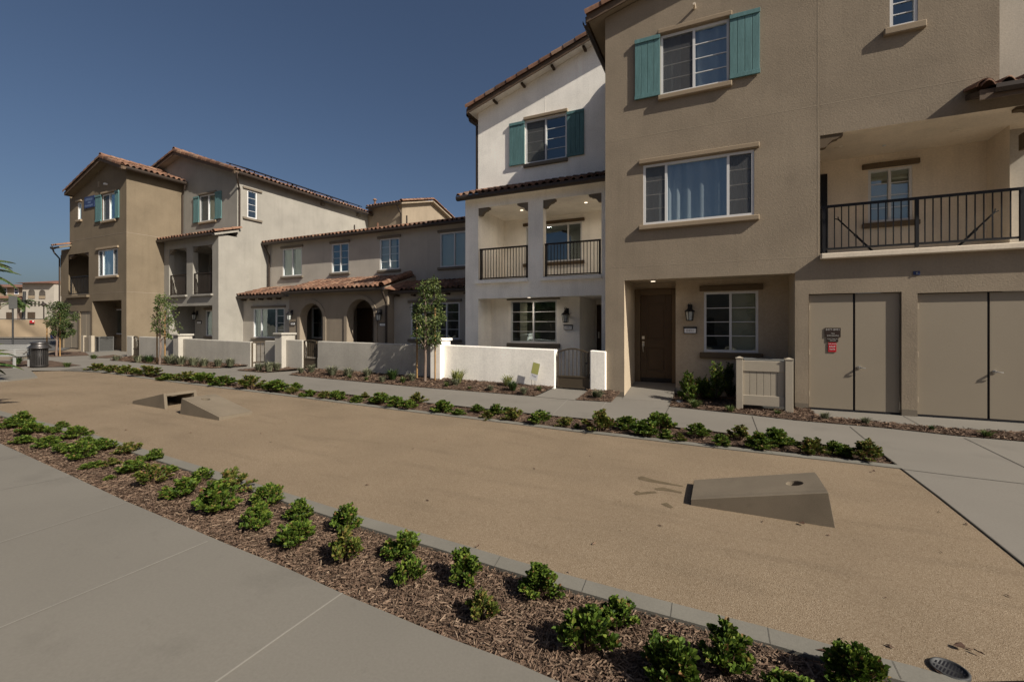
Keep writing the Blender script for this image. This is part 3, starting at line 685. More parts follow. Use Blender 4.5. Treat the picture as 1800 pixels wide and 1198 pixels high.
for k in range(5):
    x = XL5u + .7 + k * .98; z = zl5 + sl5 * (x - XL5u) - .03; m = MB(); m.box(x - .035, x + .035, Y5u - .25, Y5u - .002, z - .045, z + .01); m.build('rafter_tail', M['wood'], b5)
downspout(b5, [(xo - .07, Y5u - .05, zo - .14), (xo - .07, Y5u - .02, zo - .24), (XL5u - .055, Y5u + .03, zo - .42), (XL5u - .055, Y5u + .03, 6.05)])
window(b5, P5u, w_u5, (.5, .5), (4, 4), 'trim', 'trimgrey', drape=[(.02, .42, 'blind')], ext=.04, screens=(0,))
shutter(b5, P5u, rf(Y5u, 896.2, 922.8, 219.2, 213.5, 293.2, 289), 4); shutter(b5, P5u, rf(Y5u, 997, 1027.3, 199.5, 191, 277, 271.8), 4)
m = MB(); xj = XF(958.8, Y5u); m.pbox(P5u, xj - .006, xj + .006, w_u5[3] + .13, 9.0, 0, .004); m.build('control_joint', M['white'], b5)
# balcony roof
ze = 5.56
deck(b5, (XL5 - .14, Y5 - .26, ze), (XR5, Y5 - .26, ze), (XL5 - .14, Y5u - .003, ze + .42), .14)
tiles(b5, (XL5 - .14, Y5 - .26, ze), (XR5, Y5 - .26, ze), (XL5 - .14, Y5u - .01, ze + .42), pitch=.22, seed=52)
gutter(b5, (XL5 - .12, Y5 - .26, ze + .02), (XR5, Y5 - .26, ze + .02));
# balcony inside
room(b5, M['white'], cL - .12, XR5 - .02, Y5 + .003, 14.2, 3.0, 5.30, 'lrtf')
w_b5 = rf(14.2, 924.4, 1022.9, 401, 387.6, 464, 456)
wall(b5, M['white'], FP(14.2), cL - .12, XR5 - .02, 3.0, 5.30, [w_b5], reveal=.09)
window(b5, FP(14.2), w_b5, (.21, .55, .24), (1, 1, 1), 'trimdark', 'trimdark', ext=.09)
m = MB(); m.box(XL5 + .003, cL - .002, Y5 + .003, Y5 + .25, -.1, 5.3); m.box(cM0 + .002, cM1 - .002, Y5 + .003, Y5 + .25, 3.0, 5.3); m.box(cR + .002, XR5, Y5 + .003, Y5 + .25, -.1, 5.3)
m.build('column', M['white'], b5)
m = MB(); m.box(cL, cM0, Y5 + .003, Y5 + .25, by1 + .002, 5.31); m.box(cM1, cR, Y5 + .003, Y5 + .25, by1 + .002, 5.31); m.build('beam', M['white'], b5)
for (a, c) in ((cL, cM0), (cM1, cR)):
    m = MB(); m.pbox(P5, a - .06, c + .02, 2.90, 2.985, -.2, .11); m.build('balcony_ledge', M['white'], b5, bevel=.01)
    railing(b5, a + .03, c - .03, Y5 + .06, 3.07, 3.97, 17, (a + .07, c - .06)); m = MB(); m.box(a + .001, c - .001, Y5 + .02, Y5 + .12, 2.986, 3.035); m.build('curb', M['bronze'], b5)
    corbel(b5, a + .002, by1 - .002, Y5 + .03, 1, 'trimgrey'); corbel(b5, c - .002, by1 - .002, Y5 + .03, -1, 'trimgrey')
for (px, yy) in ((917, 13.0), (1030, 13.0)):
    m = MB(); m.lathe((XF(px, yy), yy, 5.285), [(0, 0), (.07, 0), (.08, .014)], 18); m.build('ceiling_light', M['white'], b5)
# porch
Yp5 = 13.2; xp = XF(1018.9, Yp5)
w_p5 = rf(Yp5, 897.3, 979, 528, 527.7, 600.7, 604)
wall(b5, M['white'], FP(Yp5), cL - .12, xp, -.1, pz + .05, [w_p5], reveal=.09)
room(b5, M['white'], cL - .12, cR, Y5 + .003, Yp5, -.1, pz + .05, 'lrf'); 
m = MB(); m.quad((cL - .12, Y5 + .003, pz + .05), (XR5, Y5 + .003, pz + .05), (XR5, 15.2, pz + .05), (cL - .12, 15.2, pz + .05)); m.build('ceiling', M['white'], b5, fix=False)
m = MB(); m.quad((xp, Yp5, -.1), (xp, 15.1, -.1), (xp, 15.1, pz + .05), (xp, Yp5, pz + .05)); m.quad((xp, 15.1, -.1), (XR5, 15.1, -.1), (XR5, 15.1, pz + .05), (xp, 15.1, pz + .05)); m.quad((cR, Yp5, -.1), (cR, 15.1, -.1), (cR, 15.1, pz + .05), (cR, Yp5, pz + .05)); m.build('wall', M['white'], b5, fix=False)
m = MB(); m.box(xp, cR, Yp5, 15.1, -.11, .02); m.build('floor', M['bouncefloor'], b5)
m = MB(); m.pbox(FP(15.1), XF(1049.5, 15.1), XF(1060, 15.1), .03, 2.33, .003, .05); d = m.build('door', M['doorbrown'], b5); m = MB(); q = FX(1054, 588, 15.04); m.pbox(FP(15.05), q[0] - .05, q[0] - .01, q[1] - .12, q[1] + .1, .001, .03); m.build('door_handle', M['chrome'], d)
window(b5, FP(Yp5), w_p5, (.5, .5), (4, 4), 'trimgrey', 'trimgrey', ext=.11, lh=.05, sh=.13, drape=[(.17, .33, 'blind')])
lamp(b5, FP(Yp5), XF(997, Yp5), ZF(997, 556, Yp5), 1.15)
plate(b5, FP(Yp5), XF(991.5, Yp5), XF(1006.5, Yp5), ZF(999, 579.3, Yp5), ZF(999, 571.6, Yp5), '8487')

# ---------------------------------------------------------------- two-storey arched house
Y3, Y3b, Y3p = 15.7, 14.4, 14.0; P3 = FP(Y3); P3b = FP(Y3b); P3p = FP(Y3p)
X2R = XF(384, 13.2); XL3 = X2R + .01; XR3 = XL5 + .6
SOF[0] = 'greige'
b3 = thing('townhouse', 'low two-storey greige house with two arched openings under clay tile roofs', 'house', ((XL3 + XR3) / 2, Y3p, .2), 'attached houses in the row')
ww = [rf(Y3, 496.8, 530.7, 438, 434.2, 486, 483.5), rf(Y3, 583, 613, 429.5, 426, 479.3, 477.8), rf(Y3, 667.5, 702, 420.8, 417, 474.5, 472.6), rf(Y3, 773.7, 824, 409.8, 405, 468.8, 467.5)]
zE3 = ZF(640, 411, Y3)
wall(b3, M['greige'], P3, XL3, XR3, 0, 6.0, ww, reveal=.07)
dr = [[(.0, .44, 'blind'), (.55, 1, 'blind')], None, [(0, .45, 'blind'), (.5, .75, 'blind')], [(0, 1, 'blind')]]
for w, d, rw in zip(ww, dr, ((1, 1), (4, 4), (4, 4), (1, 1))): window(b3, P3, w, (.5, .5), rw, 'trimgrey', 'trimgrey', drape=d, ext=.10)
ze3 = 5.84; xe0 = XF(462, Y3 - .26)
deck(b3, (xe0, Y3 - .26, ze3), (XR3, Y3 - .26, ze3), (xe0, Y3 + 5.0, ze3 + 1.5), .14)
tiles(b3, (xe0, Y3 - .26, ze3), (XR3, Y3 - .26, ze3), (xe0, Y3 + 5.0, ze3 + 1.5), seed=31)
gutter(b3, (xe0, Y3 - .26, ze3 + .02), (XR3, Y3 - .26, ze3 + .02));
wall(b3, M['greige'], PL((XR3, 0, 0), (0, 1, 0), (1, 0, 0)), Y3, 24, 0, 5.9); wall(b3, M['greige'], PL((0, 25.5, 0), (1, 0, 0), (0, 1, 0)), XL3, XR3, 0, 7)
deck(b3, (XR3, 26, ze3), (xe0, 26, ze3), (XR3, Y3 + 5.0, ze3 + 1.5), .14)
for px, h in ((623, .35), (715, .5), (664, .3)):
    yy = Y3 + 4.0; m = MB(); m.tube([(XF(px, yy), yy, ze3 + 1.1), (XF(px, yy), yy, ze3 + 1.3 + h)], .04, 8); m.build('vent_pipe', M['tile'] if px == 664 else M['bronze'], b3)
# left bay
XB0, XB1 = XF(426.8, Y3b), XF(512, Y3b)
w_l3 = rf(Y3b, 445.4, 499.8, 541.8, 541, 592.7, 594)
wall(b3, M['greige'], P3b, XL3, XB1 + .6, 0, 3.1, [w_l3], reveal=.07)
window(b3, P3b, w_l3, (.25, .48, .27), (1, 1, 4), 'trimgrey', 'trimgrey', drape=[(.06, .36, 'blind')], ext=.10)
zb = ZF(460, 524, Y3b - .26); xb0 = XF(411.7, Y3b - .26); xb1 = XF(508, Y3b - .26); zb3 = zb + .13
deck(b3, (xb0, Y3b - .26, zb3), (xb1, Y3b - .26, zb3), (xb0, Y3 - .003, zb3 + .46), .12); tiles(b3, (xb0, Y3b - .26, zb3), (xb1 + .5, Y3b - .26, zb3), (xb0, Y3 - .01, zb3 + .46), seed=32, pitch=.24)
gutter(b3, (xb0, Y3b - .26, zb3), (xb1, Y3b - .26, zb3))
for k in range(5): x = xb0 + .5 + k * .62; m = MB(); m.box(x - .04, x + .04, Y3b - .23, Y3b - .002, zb3 - .2, zb3 - .125); m.build('rafter_tail', M['wood'], b3)
downspout(b3, [(xb0 + .06, Y3b - .31, zb3 - .1), (xb0 + .10, Y3b - .25, zb3 - .3), (XB0 - .12, Y3b - .06, zb3 - .62), (XB0 - .12, Y3b - .06, .2)])
xd = XF(468.5, Y3 - .2); downspout(b3, [(xe0 + .12, Y3 - .31, ze3 - .1), (xe0 + .16, Y3 - .25, ze3 - .25), (xd, Y3 - .06, ze3 - .6), (xd, Y3 - .06, zb3 + .5)])
# arched porch
XP0, XP1 = XF(508.5, Y3p), XF(681.3, Y3p)
def archwall(b, mat, pl, u0, u1, z0, z1, arches, th=.35):
    """wall with round-headed openings: (centre, half width, spring height)"""
    edges = [u0]; m = MB(); N = 14
    for (c, r, zs) in arches:
        a, d = c - r, c + r
        m.quad(pl.pt(edges[-1], z0), pl.pt(a, z0), pl.pt(a, z1), pl.pt(edges[-1], z1))
        pts = [(c - r * math.cos(math.pi * k / N), zs + r * math.sin(math.pi * k / N)) for k in range(N + 1)]
        for k in range(N):
            p, q = pts[k], pts[k + 1]; m.quad(pl.pt(*p), pl.pt(*q), pl.pt(q[0], z1), pl.pt(p[0], z1)); m.quad(pl.pt(*p), pl.pt(*q), pl.pt(*q, -th), pl.pt(*p, -th))
        for x in (a, d): m.quad(pl.pt(x, z0), pl.pt(x, zs), pl.pt(x, zs, -th), pl.pt(x, z0, -th))
        edges.append(d)
    m.quad(pl.pt(edges[-1], z0), pl.pt(u1, z0), pl.pt(u1, z1), pl.pt(edges[-1], z1))
    m.build('wall', mat, b)
    for (c, r, zs) in arches:
        t = MB(); w = .16
        ins = [(c - r, z0)] + [(c - r * math.cos(math.pi * k / 20), zs + r * math.sin(math.pi * k / 20)) for k in range(21)] + [(c + r, z0)]
        out = [(c - r - w, z0)] + [(c - (r + w) * math.cos(math.pi * k / 20), zs + (r + w) * math.sin(math.pi * k / 20)) for k in range(21)] + [(c + r + w, z0)]
        for k in range(len(ins) - 1):
            a, q, e, f = ins[k], ins[k + 1], out[k + 1], out[k]
            t.hexa([pl.pt(*a, -.003), pl.pt(*q, -.003), pl.pt(*e, -.003), pl.pt(*f, -.003), pl.pt(*a, .035), pl.pt(*q, .035), pl.pt(*e, .035), pl.pt(*f, .035)])
        t.build('arch_trim', M['taupe'], b)
def arch(pxl, pxr, pyt): a, d = XF(pxl, Y3p), XF(pxr, Y3p); r = (d - a) / 2; return ((a + d) / 2, r, ZF((pxl + pxr) / 2, pyt, Y3p) - r)
archwall(b3, M['taupe'], P3p, XP0, XP1, 0, 3.15, [arch(528, 568.6, 533), arch(610.5, 658.2, 525.5)])
m = MB(); m.quad((XP1, Y3p, 0), (XP1, Y3b + .3, 0), (XP1, Y3b + .3, 3.15), (XP1, Y3p, 3.15)); m.quad((XP0, Y3p, 0), (XP0, Y3b, 0), (XP0, Y3b, 3.15), (XP0, Y3p, 3.15)); m.build('wall', M['taupe'], b3, fix=False)
w_a3 = rf(Y3p + 1.3, 547.5, 566.5, 541, 540, 594, 594)
wall(b3, M['taupe'], FP(Y3p + 1.3), XP0, XP1, 0, 3.0, [w_a3], reveal=.06)
window(b3, FP(Y3p + 1.3), w_a3, (1,), (2,), None, None)
xm = (XF(568.6, Y3p) + XF(610.5, Y3p)) / 2; m = MB(); m.quad((xm, Y3p + .36, 0), (xm, Y3p + 1.3, 0), (xm, Y3p + 1.3, 3.0), (xm, Y3p + .36, 3.0)); m.quad((XP0, Y3p + .36, 3), (XP1, Y3p + .36, 3), (XP1, Y3p + 1.3, 3), (XP0, Y3p + 1.3, 3)); m.build('wall', M['taupe'], b3, fix=False)
m = MB(); m.pbox(FP(Y3p + 1.3), XF(620, Y3p + 1.3), XF(655, Y3p + 1.3), .1, 2.4, .004, .05); m.build('door', M['doorbrown'], b3)
lamp(b3, P3p, XF(513.5, Y3p), ZF(513, 555, Y3p), 1.2); plate(b3, P3p, XF(511.8, Y3p), XF(519.5, Y3p), ZF(515, 571, Y3p), ZF(515, 566, Y3p), '8483')
lamp(b3, P3p, XF(670, Y3p), ZF(670, 555, Y3p), 1.2); plate(b3, P3p, XF(668, Y3p), XF(679, Y3p), ZF(673, 573, Y3p), ZF(673, 567.6, Y3p), '8485')
xq0, xq1 = XF(497.7, Y3p - .26), XF(676, Y3p - .26); zq = (ZF(497.7, 516, Y3p - .26) + ZF(675.5, 508.4, Y3p - .26)) / 2 + .08
Lq = Y3 - (Y3p - .26); hq = .62; xt = XF(729.4, Y3 - .05); Wq = xq1 - xq0
deck(b3, (xq0, Y3p - .26, zq), (xq1, Y3p - .26, zq), (xq0, Y3 - .003, zq + hq), .12)
tiles(b3, (xq0, Y3p - .26, zq), (xq1, Y3p - .26, zq), (xq0, Y3 - .01, zq + hq), seed=33, pitch=.24); gutter(b3, (xq0, Y3p - .26, zq), (xq1, Y3p - .26, zq))
m = MB(); m.prism([(xq1, Y3p - .26, zq + .01), (xq1, Y3 - .01, zq + .01), (xq1, Y3 - .01, zq + hq)], (.03, 0, 0)); m.build('wall', M['taupe'], b3)
# right bay
w_r3 = rf(Y3b, 721.8, 807.8, 532.5, 531.2, 594, 597)
wall(b3, M['greige'], P3b, XP1 - .6, XR3, 0, 3.1, [w_r3], reveal=.07)
window(b3, P3b, w_r3, (.26, .48, .26), (4, 4, 4), 'trimgrey', 'trimgrey', ext=.10)
xc0 = XF(680, Y3b - .26); zc = (ZF(681, 516.5, Y3b - .26) + ZF(815, 512, Y3b - .26)) / 2 + .1
deck(b3, (xc0, Y3b - .26, zc), (XR3, Y3b - .26, zc), (xc0, Y3 - .003, zc + .46), .12)
tiles(b3, (xc0, Y3b - .26, zc), (XR3, Y3b - .26, zc), (xc0, Y3 - .01, zc + .46), seed=34, pitch=.24); gutter(b3, (xc0, Y3b - .26, zc), (XR3, Y3b - .26, zc))
for k in range(5): x = xc0 + .4 + k * .8; m = MB(); m.box(x - .04, x + .04, Y3b - .23, Y3b - .002, zc - .2, zc - .125); m.build('rafter_tail', M['wood'], b3)
capline(b3, (xq1 - .02, Y3p - .4, zq + .1), (xt - .25, Y3 - .06, zq + hq + .17), .12, name='hip_tile')
# hip face falling to the right of the porch roof
A, B, C = Vector((xq1, Y3p - .26, zq)), Vector((xt - .2, Y3 - .01, zq + hq + .05)), Vector((xt + .1, Y3 - .01, zc + .42))
m = MB(); m.prism([A, B, C, Vector((xq1 + .4, Y3b - .3, zc + .06))], (0, 0, -.05)); m.build('roof_deck', M['tile'], b3)
downspout(b3, [(xq1 - .1, Y3p - .31, zq - .1), (xq1 - .08, Y3p - .26, zq - .25), (XP1 - .02, Y3p - .06, zq - .6), (XP1 - .02, Y3p - .06, .2)])

# ---------------------------------------------------------------- off-white house
Y2, Y2u = 13.2, 14.1; P2 = FP(Y2); P2u = FP(Y2u)
XL2 = XF(287.8, Y2)
SOF[0] = 'offwhite'
b2 = thing('townhouse', 'off-white three-storey house with sunlit windowless side wall and small two-bay balcony', 'house', ((XL2 + X2R) / 2, Y2, .3), 'attached houses in the row')
k0, k1, k2, k3 = XF(297.2, Y2), XF(328, Y2), XF(338.8, Y2), XF(373.2, Y2)
bz0 = (ZF(300, 518.5, Y2) + ZF(373, 516, Y2)) / 2; bz1 = (ZF(297, 438.4, Y2) + ZF(373, 430, Y2)) / 2; pz2 = ZF(300, 538.5, Y2)
ze2 = ZF(377, 413, Y2 - .26) + .1
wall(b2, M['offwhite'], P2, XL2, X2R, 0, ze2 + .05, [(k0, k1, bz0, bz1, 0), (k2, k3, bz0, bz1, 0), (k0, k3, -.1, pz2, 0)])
w_u2 = rf(Y2u, 351.3, 380.5, 344.8, 339, 391, 386)
zE2 = 9.05; XR2 = X2R; XL2u = -28.0; xr2 = XF(304, Y2u - .4); zr2 = ZF(304, 262, Y2u - .4) - .12
s2r = (zr2 - zE2) / (XR2 + .3 - xr2)
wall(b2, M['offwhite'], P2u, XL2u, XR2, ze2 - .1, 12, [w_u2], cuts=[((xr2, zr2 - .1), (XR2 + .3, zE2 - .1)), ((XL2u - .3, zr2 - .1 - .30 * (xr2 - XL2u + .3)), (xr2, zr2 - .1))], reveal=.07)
w_s2 = rs(X2R, 434.8, 451.8, 334.3, 337.6, 382.7, 385.2)
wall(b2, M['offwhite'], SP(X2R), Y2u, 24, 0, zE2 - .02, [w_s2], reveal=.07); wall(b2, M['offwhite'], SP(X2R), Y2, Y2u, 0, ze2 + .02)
wall(b2, M['offwhite'], PL((0, 24, 0), (1, 0, 0), (0, 1, 0)), XL2u, XR2, 0, 9); wall(b2, M['offwhite'], PL((XL2u, 0, 0), (0, 1, 0), (-1, 0, 0)), Y2u, 24, 0, 8.4)
gable(b2, XL2u - .4, XR2 + .35, xr2, zr2 - .30 * (xr2 - XL2u + .4), zE2, zr2, Y2u - .34, 23.6, seed=21)
gutter(b2, (XR2 + .35, Y2u - .22, zE2 - .02), (XR2 + .35, 23.6, zE2 - .02), out=(1, 0, 0))
window(b2, P2u, w_u2, (.5, .5), (1, 1), 'trimgrey', 'trim', drape=[(0, 1, 'blind')], screens=(0,), ext=.04)
shutter(b2, P2u, rf(Y2u, 341.2, 351, 347, 345.3, 392, 391)); shutter(b2, P2u, rf(Y2u, 379, 390.3, 337.5, 336, 385.5, 384))
window(b2, SP(X2R), w_s2, (1,), (4,), 'trimgrey', 'trimgrey', ext=.25)
for (px, py) in ((566, 359), (629, 378.5)):
    yy, zz = SX(px, py, X2R); m = MB(); m.pbox(SP(X2R), yy - .12, yy + .12, zz - .08, zz + .08, 0, .12); m.build('vent_hood', M['trimgrey'], b2)
xds = XR2 + .045; downspout(b2, [(XR2 + .42, Y2u - .30, zE2 - .1), (XR2 + .36, Y2u - .25, zE2 - .35), (xds, Y2u + .08, zE2 - .75), (xds, Y2u + .08, ze2 + .45)])
deck(b2, (XL2 - .2, Y2 - .26, ze2), (X2R + .12, Y2 - .26, ze2), (XL2 - .2, Y2u - .003, ze2 + .36), .13); xl2 = XF(274, Y2 - .26)
tiles(b2, (xl2, Y2 - .26, ze2), (X2R + .12, Y2 - .26, ze2), (xl2, Y2u - .01, ze2 + .36), pitch=.24, seed=22); gutter(b2, (xl2, Y2 - .26, ze2), (X2R + .1, Y2 - .26, ze2)); capline(b2, (X2R + .1, Y2 - .26, ze2 + .1), (X2R + .1, Y2u + .1, ze2 + .49), .1, name='rake_tile')
downspout(b2, [(xl2 + .1, Y2 - .31, ze2 - .1), (xl2 + .14, Y2 - .26, ze2 - .25), (XL2 - .04, Y2 - .05, ze2 - .55), (XL2 - .04, Y2 - .05, .4)], .085)
room(b2, M['offwhite'], k0 - .1, X2R - .12, Y2 + .003, 15.2, bz0, bz1 + .04, 'lrbtf'); m = MB(); m.pbox(FP(15.2), k0 + .2, k1, bz0, bz0 + 2.1, .004, .05); m.build('balcony_door', M['doorbrown'], b2)
m = MB(); m.box(XL2 + .003, k0 - .002, Y2 + .003, Y2 + .25, 0, bz1); m.box(k1 + .002, k2 - .002, Y2 + .003, Y2 + .25, bz0, bz1 + .04); m.box(k3 + .002, X2R - .003, Y2 + .003, Y2 + .25, 0, bz1); m.build('column', M['offwhite'], b2)
for (a, c) in ((k0, k1), (k2, k3)):
    m = MB(); m.pbox(P2, a - .06, c + .06, bz0 - .1, bz0 - .012, -.2, .11); m.build('balcony_ledge', M['offwhite'], b2)
    railing(b2, a + .03, c - .03, Y2 + .06, bz0 + .06, bz0 + 1.0, 15, (a + .06, c - .06)); corbel(b2, a + .002, bz1 - .002, Y2 + .03, 1, 'trimgrey'); corbel(b2, c - .002, bz1 - .002, Y2 + .03, -1, 'trimgrey')
xp2 = XF(342.5, Y2 + 1.0); w_p2 = rf(Y2 + 1.0, 361.5, 378, 545.5, 545, 590, 590.5)
wall(b2, M['offwhite'], FP(Y2 + 1.0), xp2, X2R - .02, 0, pz2 + .03, [w_p2], reveal=.07); window(b2, FP(Y2 + 1.0), w_p2, (1,), (1,), 'trimgrey', 'trimgrey', drape=[(0, 1, 'blind')], ext=.08)
room(b2, M['offwhite'], k0 - .1, X2R - .12, Y2 + .003, Y2 + 1.3, 0, pz2 + .03, 'lt'); wall(b2, M['offwhite'], FP(Y2 + 1.3), k0 - .1, xp2, 0, pz2 + .03); m = MB(); m.quad((xp2, Y2 + 1.0, 0), (xp2, Y2 + 1.3, 0), (xp2, Y2 + 1.3, pz2 + .03), (xp2, Y2 + 1.0, pz2 + .03)); m.build('wall', M['offwhite'], b2, fix=False)
lamp(b2, FP(Y2 + 1.0), XF(347, Y2 + 1), ZF(347, 555, Y2 + 1), 1.2); plate(b2, FP(Y2 + 1.0), XF(347.5, Y2 + 1), XF(354.5, Y2 + 1), ZF(351, 569, Y2 + 1), ZF(351, 564.5, Y2 + 1), '8481')
# solar panels lying on its right slope
up2 = Vector((xr2 - XR2 - .35, 0, zr2 - zE2)).normalized(); nn2 = Vector((up2.z * 1, 0, -up2.x)); nn2 = nn2 if nn2.z > 0 else -nn2
sp0 = None
for k in range(6):
    ya = 14.5 + k * 1.32; yb_ = ya + 1.27; base = Vector((XR2 + .35, 0, zE2)) + up2 * .35 + nn2 * .24
    m = MB(); q = [base + Vector((0, ya, 0)), base + Vector((0, yb_, 0)), base + up2 * 1.7 + Vector((0, yb_, 0)), base + up2 * 1.7 + Vector((0, ya, 0))]; m.prism(q, nn2 * .04)
    for (s_, t_) in ((.1, .1), (.1, 1.1), (1.5, .1), (1.5, 1.1)): p = base + up2 * s_ + Vector((0, ya + t_, 0)); m.bar(p, p - nn2 * .17, .04)
    sp = m.build('solar_panel', M['solar'], None)
    tag(sp, f'black solar panel on the off-white house roof slope, {ordinal(k + 1)} from the front gable', 'solar panel', 'solar panels on the off-white house')

# ---------------------------------------------------------------- rear tan house
X4 = -18.5; Y4 = 23.0
SOF[0] = 'tan'
b4 = thing('townhouse', 'small tan gabled house standing behind the low arched house', 'house', (X4, Y4, .3), 'attached houses in the row')
zg4 = ZF(645, 368, Y4)
wall(b4, M['tan'], FP(Y4 + .02), XR2 + .02, X4, 0, zg4 + .1)
yr4, zr4 = SX(760, 354, X4 + .2); yr4 = yr4
ye4 = SX(800, 400, X4)[0]
wall(b4, M['tan'], SP(X4), Y4 + .02, ye4, 0, 13, cuts=[((Y4, zg4), (yr4, zr4)), ((yr4, zr4), (yr4 + (yr4 - Y4), zg4))])
tiles(b4, (XR2 + .3, Y4 - .4, zg4), (X4 + .3, Y4 - .4, zg4), (XR2 + .3, yr4, zr4 + .05), seed=41); deck(b4, (XR2 + .3, Y4 - .4, zg4), (X4 + .3, Y4 - .4, zg4), (XR2 + .3, yr4, zr4 + .05))
deck(b4, (XR2 + .3, 2 * yr4 - Y4 + .4, zg4), (X4 + .3, 2 * yr4 - Y4 + .4, zg4), (XR2 + .3, yr4, zr4 + .05)); gutter(b4, (XR2 + .3, Y4 - .4, zg4), (X4 + .25, Y4 - .4, zg4))
capline(b4, (X4 + .28, Y4 - .4, zg4 + .12), (X4 + .28, yr4, zr4 + .17), .11, name='rake_tile'); capline(b4, (X4 + .28, 2 * yr4 - Y4 + .4, zg4 + .12), (X4 + .28, yr4, zr4 + .17), .11, name='rake_tile')
xd4 = X4 + .05; downspout(b4, [(X4 - .1, Y4 - .42, zg4 - .1), (X4 - .05, Y4 - .05, zg4 - .6), (X4 - .05, Y4 - .05, 6)])
m = MB(); q = FX(659, 352, Y4 + 2); m.tube([(q[0], Y4 + 2, zg4), (q[0], Y4 + 2, q[1])], .07, 10); m.lathe((q[0], Y4 + 2, q[1]), [(.14, 0), (.14, .06), (0, .14)], 12); m.build('flue', M['tile'], b4)

# ---------------------------------------------------------------- far tan house
Y1 = 11.6; P1 = FP(Y1); XR1, XL1, XE1 = XF(222.3, Y1), XF(122.5, Y1), XF(107.5, Y1)
SOF[0] = 'tan1'
b1 = thing('townhouse', 'far tan three-storey house at the left end of the row, blue sign on its gable', 'house', ((XL1 + XR1) / 2, Y1, .4), 'attached houses in the row')
w_u1 = rf(Y1, 180.2, 204, 342.5, 337.5, 388.6, 384.5); w_s1 = rf(Y1, 136.7, 143, 356.5, 355, 386.5, 385.8); w_l1 = rf(Y1, 172.6, 207, 440.5, 436, 486, 483)
b_1 = (XF(120.5, Y1), XF(156, Y1), (ZF(120, 520, Y1) + ZF(156, 517, Y1)) / 2, (ZF(120, 449, Y1) + ZF(156, 442, Y1)) / 2)
r_1 = (XF(162, Y1), XF(213.5, Y1), -.1, (ZF(162, 529.5, Y1) + ZF(213, 526.5, Y1)) / 2)
s1a = (XF(111, Y1), XF(137, Y1), 0, ZF(125, 547, Y1)); s1b = (XF(140, Y1), XF(159.3, Y1), 0, ZF(150, 547, Y1))
zE1 = 9.12; zj1, zj2 = ZF(218, 512.6, Y1), ZF(222, 408, Y1); zm1 = (b_1[3] + .32)
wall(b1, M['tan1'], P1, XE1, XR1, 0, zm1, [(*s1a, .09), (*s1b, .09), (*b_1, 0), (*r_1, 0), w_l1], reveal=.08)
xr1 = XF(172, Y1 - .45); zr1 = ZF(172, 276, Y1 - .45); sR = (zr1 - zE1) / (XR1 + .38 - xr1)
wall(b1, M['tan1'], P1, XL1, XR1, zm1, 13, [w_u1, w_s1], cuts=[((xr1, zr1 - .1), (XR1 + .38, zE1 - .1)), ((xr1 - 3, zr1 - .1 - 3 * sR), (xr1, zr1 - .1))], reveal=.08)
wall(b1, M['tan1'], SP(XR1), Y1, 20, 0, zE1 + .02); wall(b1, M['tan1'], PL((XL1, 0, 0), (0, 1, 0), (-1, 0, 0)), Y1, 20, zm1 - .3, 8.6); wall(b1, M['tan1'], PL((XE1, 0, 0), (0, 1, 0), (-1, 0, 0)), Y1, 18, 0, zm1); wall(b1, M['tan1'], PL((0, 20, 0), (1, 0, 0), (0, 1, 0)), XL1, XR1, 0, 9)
xle = XF(114, Y1 - .34); gable(b1, xle, XR1 + .38, xr1, zr1 - sR * (xr1 - xle), zE1, zr1, Y1 - .34, 14.05, seed=11)
gutter(b1, (XR1 + .38, Y1 - .22, zE1), (XR1 + .38, 14.0, zE1), out=(1, 0, 0)); downspout(b1, [(XR1 + .4, Y2u - .15, zE1 - .1), (XR1 + .3, Y2u - .12, zE1 - .35), (XR1 + .06, Y2u - .08, zE1 - .6), (XR1 + .06, Y2u - .08, ze2 + .45)])
m = MB(); m.pbox(P1, XE1 + .02, XR1 - .01, zj1 - .01, zj1 + .01, 0, .005); m.pbox(P1, XL1 + .02, XR1 - .01, zj2 - .01, zj2 + .01, 0, .005); m.pbox(SP(XR1), Y1 + .01, 14, zj1 - .01, zj1 + .01, 0, .005); m.pbox(SP(XR1), Y1 + .01, 14, zj2 - .01, zj2 + .01, 0, .005); m.build('control_joint', M['taupe'], b1)
window(b1, P1, w_u1, (.5, .5), (1, 1), 'trim', 'trim', screens=(0,), ext=.05); window(b1, P1, w_l1, (.22, .55, .23), (1, 1, 1), 'trim', 'trim', screens=(0, 2), drape=[(.2, .8, 'curtain')], ext=.1); window(b1, P1, w_s1, (1,), (1,), 'trim', 'trim', ext=.1)
shutter(b1, P1, rf(Y1, 169, 179.5, 345, 342.5, 391, 389)); shutter(b1, P1, rf(Y1, 203.5, 210.5, 336, 334.3, 384, 382.7))
sg = rf(Y1, 149.8, 167.6, 347.5, 343, 367, 363.5); m = MB(); m.pbox(P1, sg[0], sg[1], sg[2], sg[3], .01, .04); o = m.build('wall_sign', M['signblue'], b1)
m = MB(); hh = sg[3] - sg[2]; ww_ = sg[1] - sg[0]
for (a, c, f, g) in ((.12, .9, .62, .84), (.36, .66, .38, .55), (.06, .94, .12, .28)):
    for q in range(max(2, int((c - a) / .1))): u = sg[0] + ww_ * (a + .1 * q); m.pbox(P1, u, u + ww_ * .062, sg[2] + hh * f, sg[2] + hh * g, .0402, .043)
m.build('lettering', surf('sign_pale_strokes', (.10, .14, .24), .6), o)
m = MB(); q = FX(188, 324, Y1); m.pbox(P1, q[0] - .06, q[0] + .06, q[1] - .04, q[1] + .04, 0, .12); m.build('wall_light', M['vinyl'], b1)
for z in (0, .75): m = MB(); q = FX(174, 298, Y1); m.pbox(P1, q[0] - .07, q[0] + .07, q[1] - z - .14, q[1] - z + .14, 0, .03); m.build('gable_vent', M['taupe'], b1)
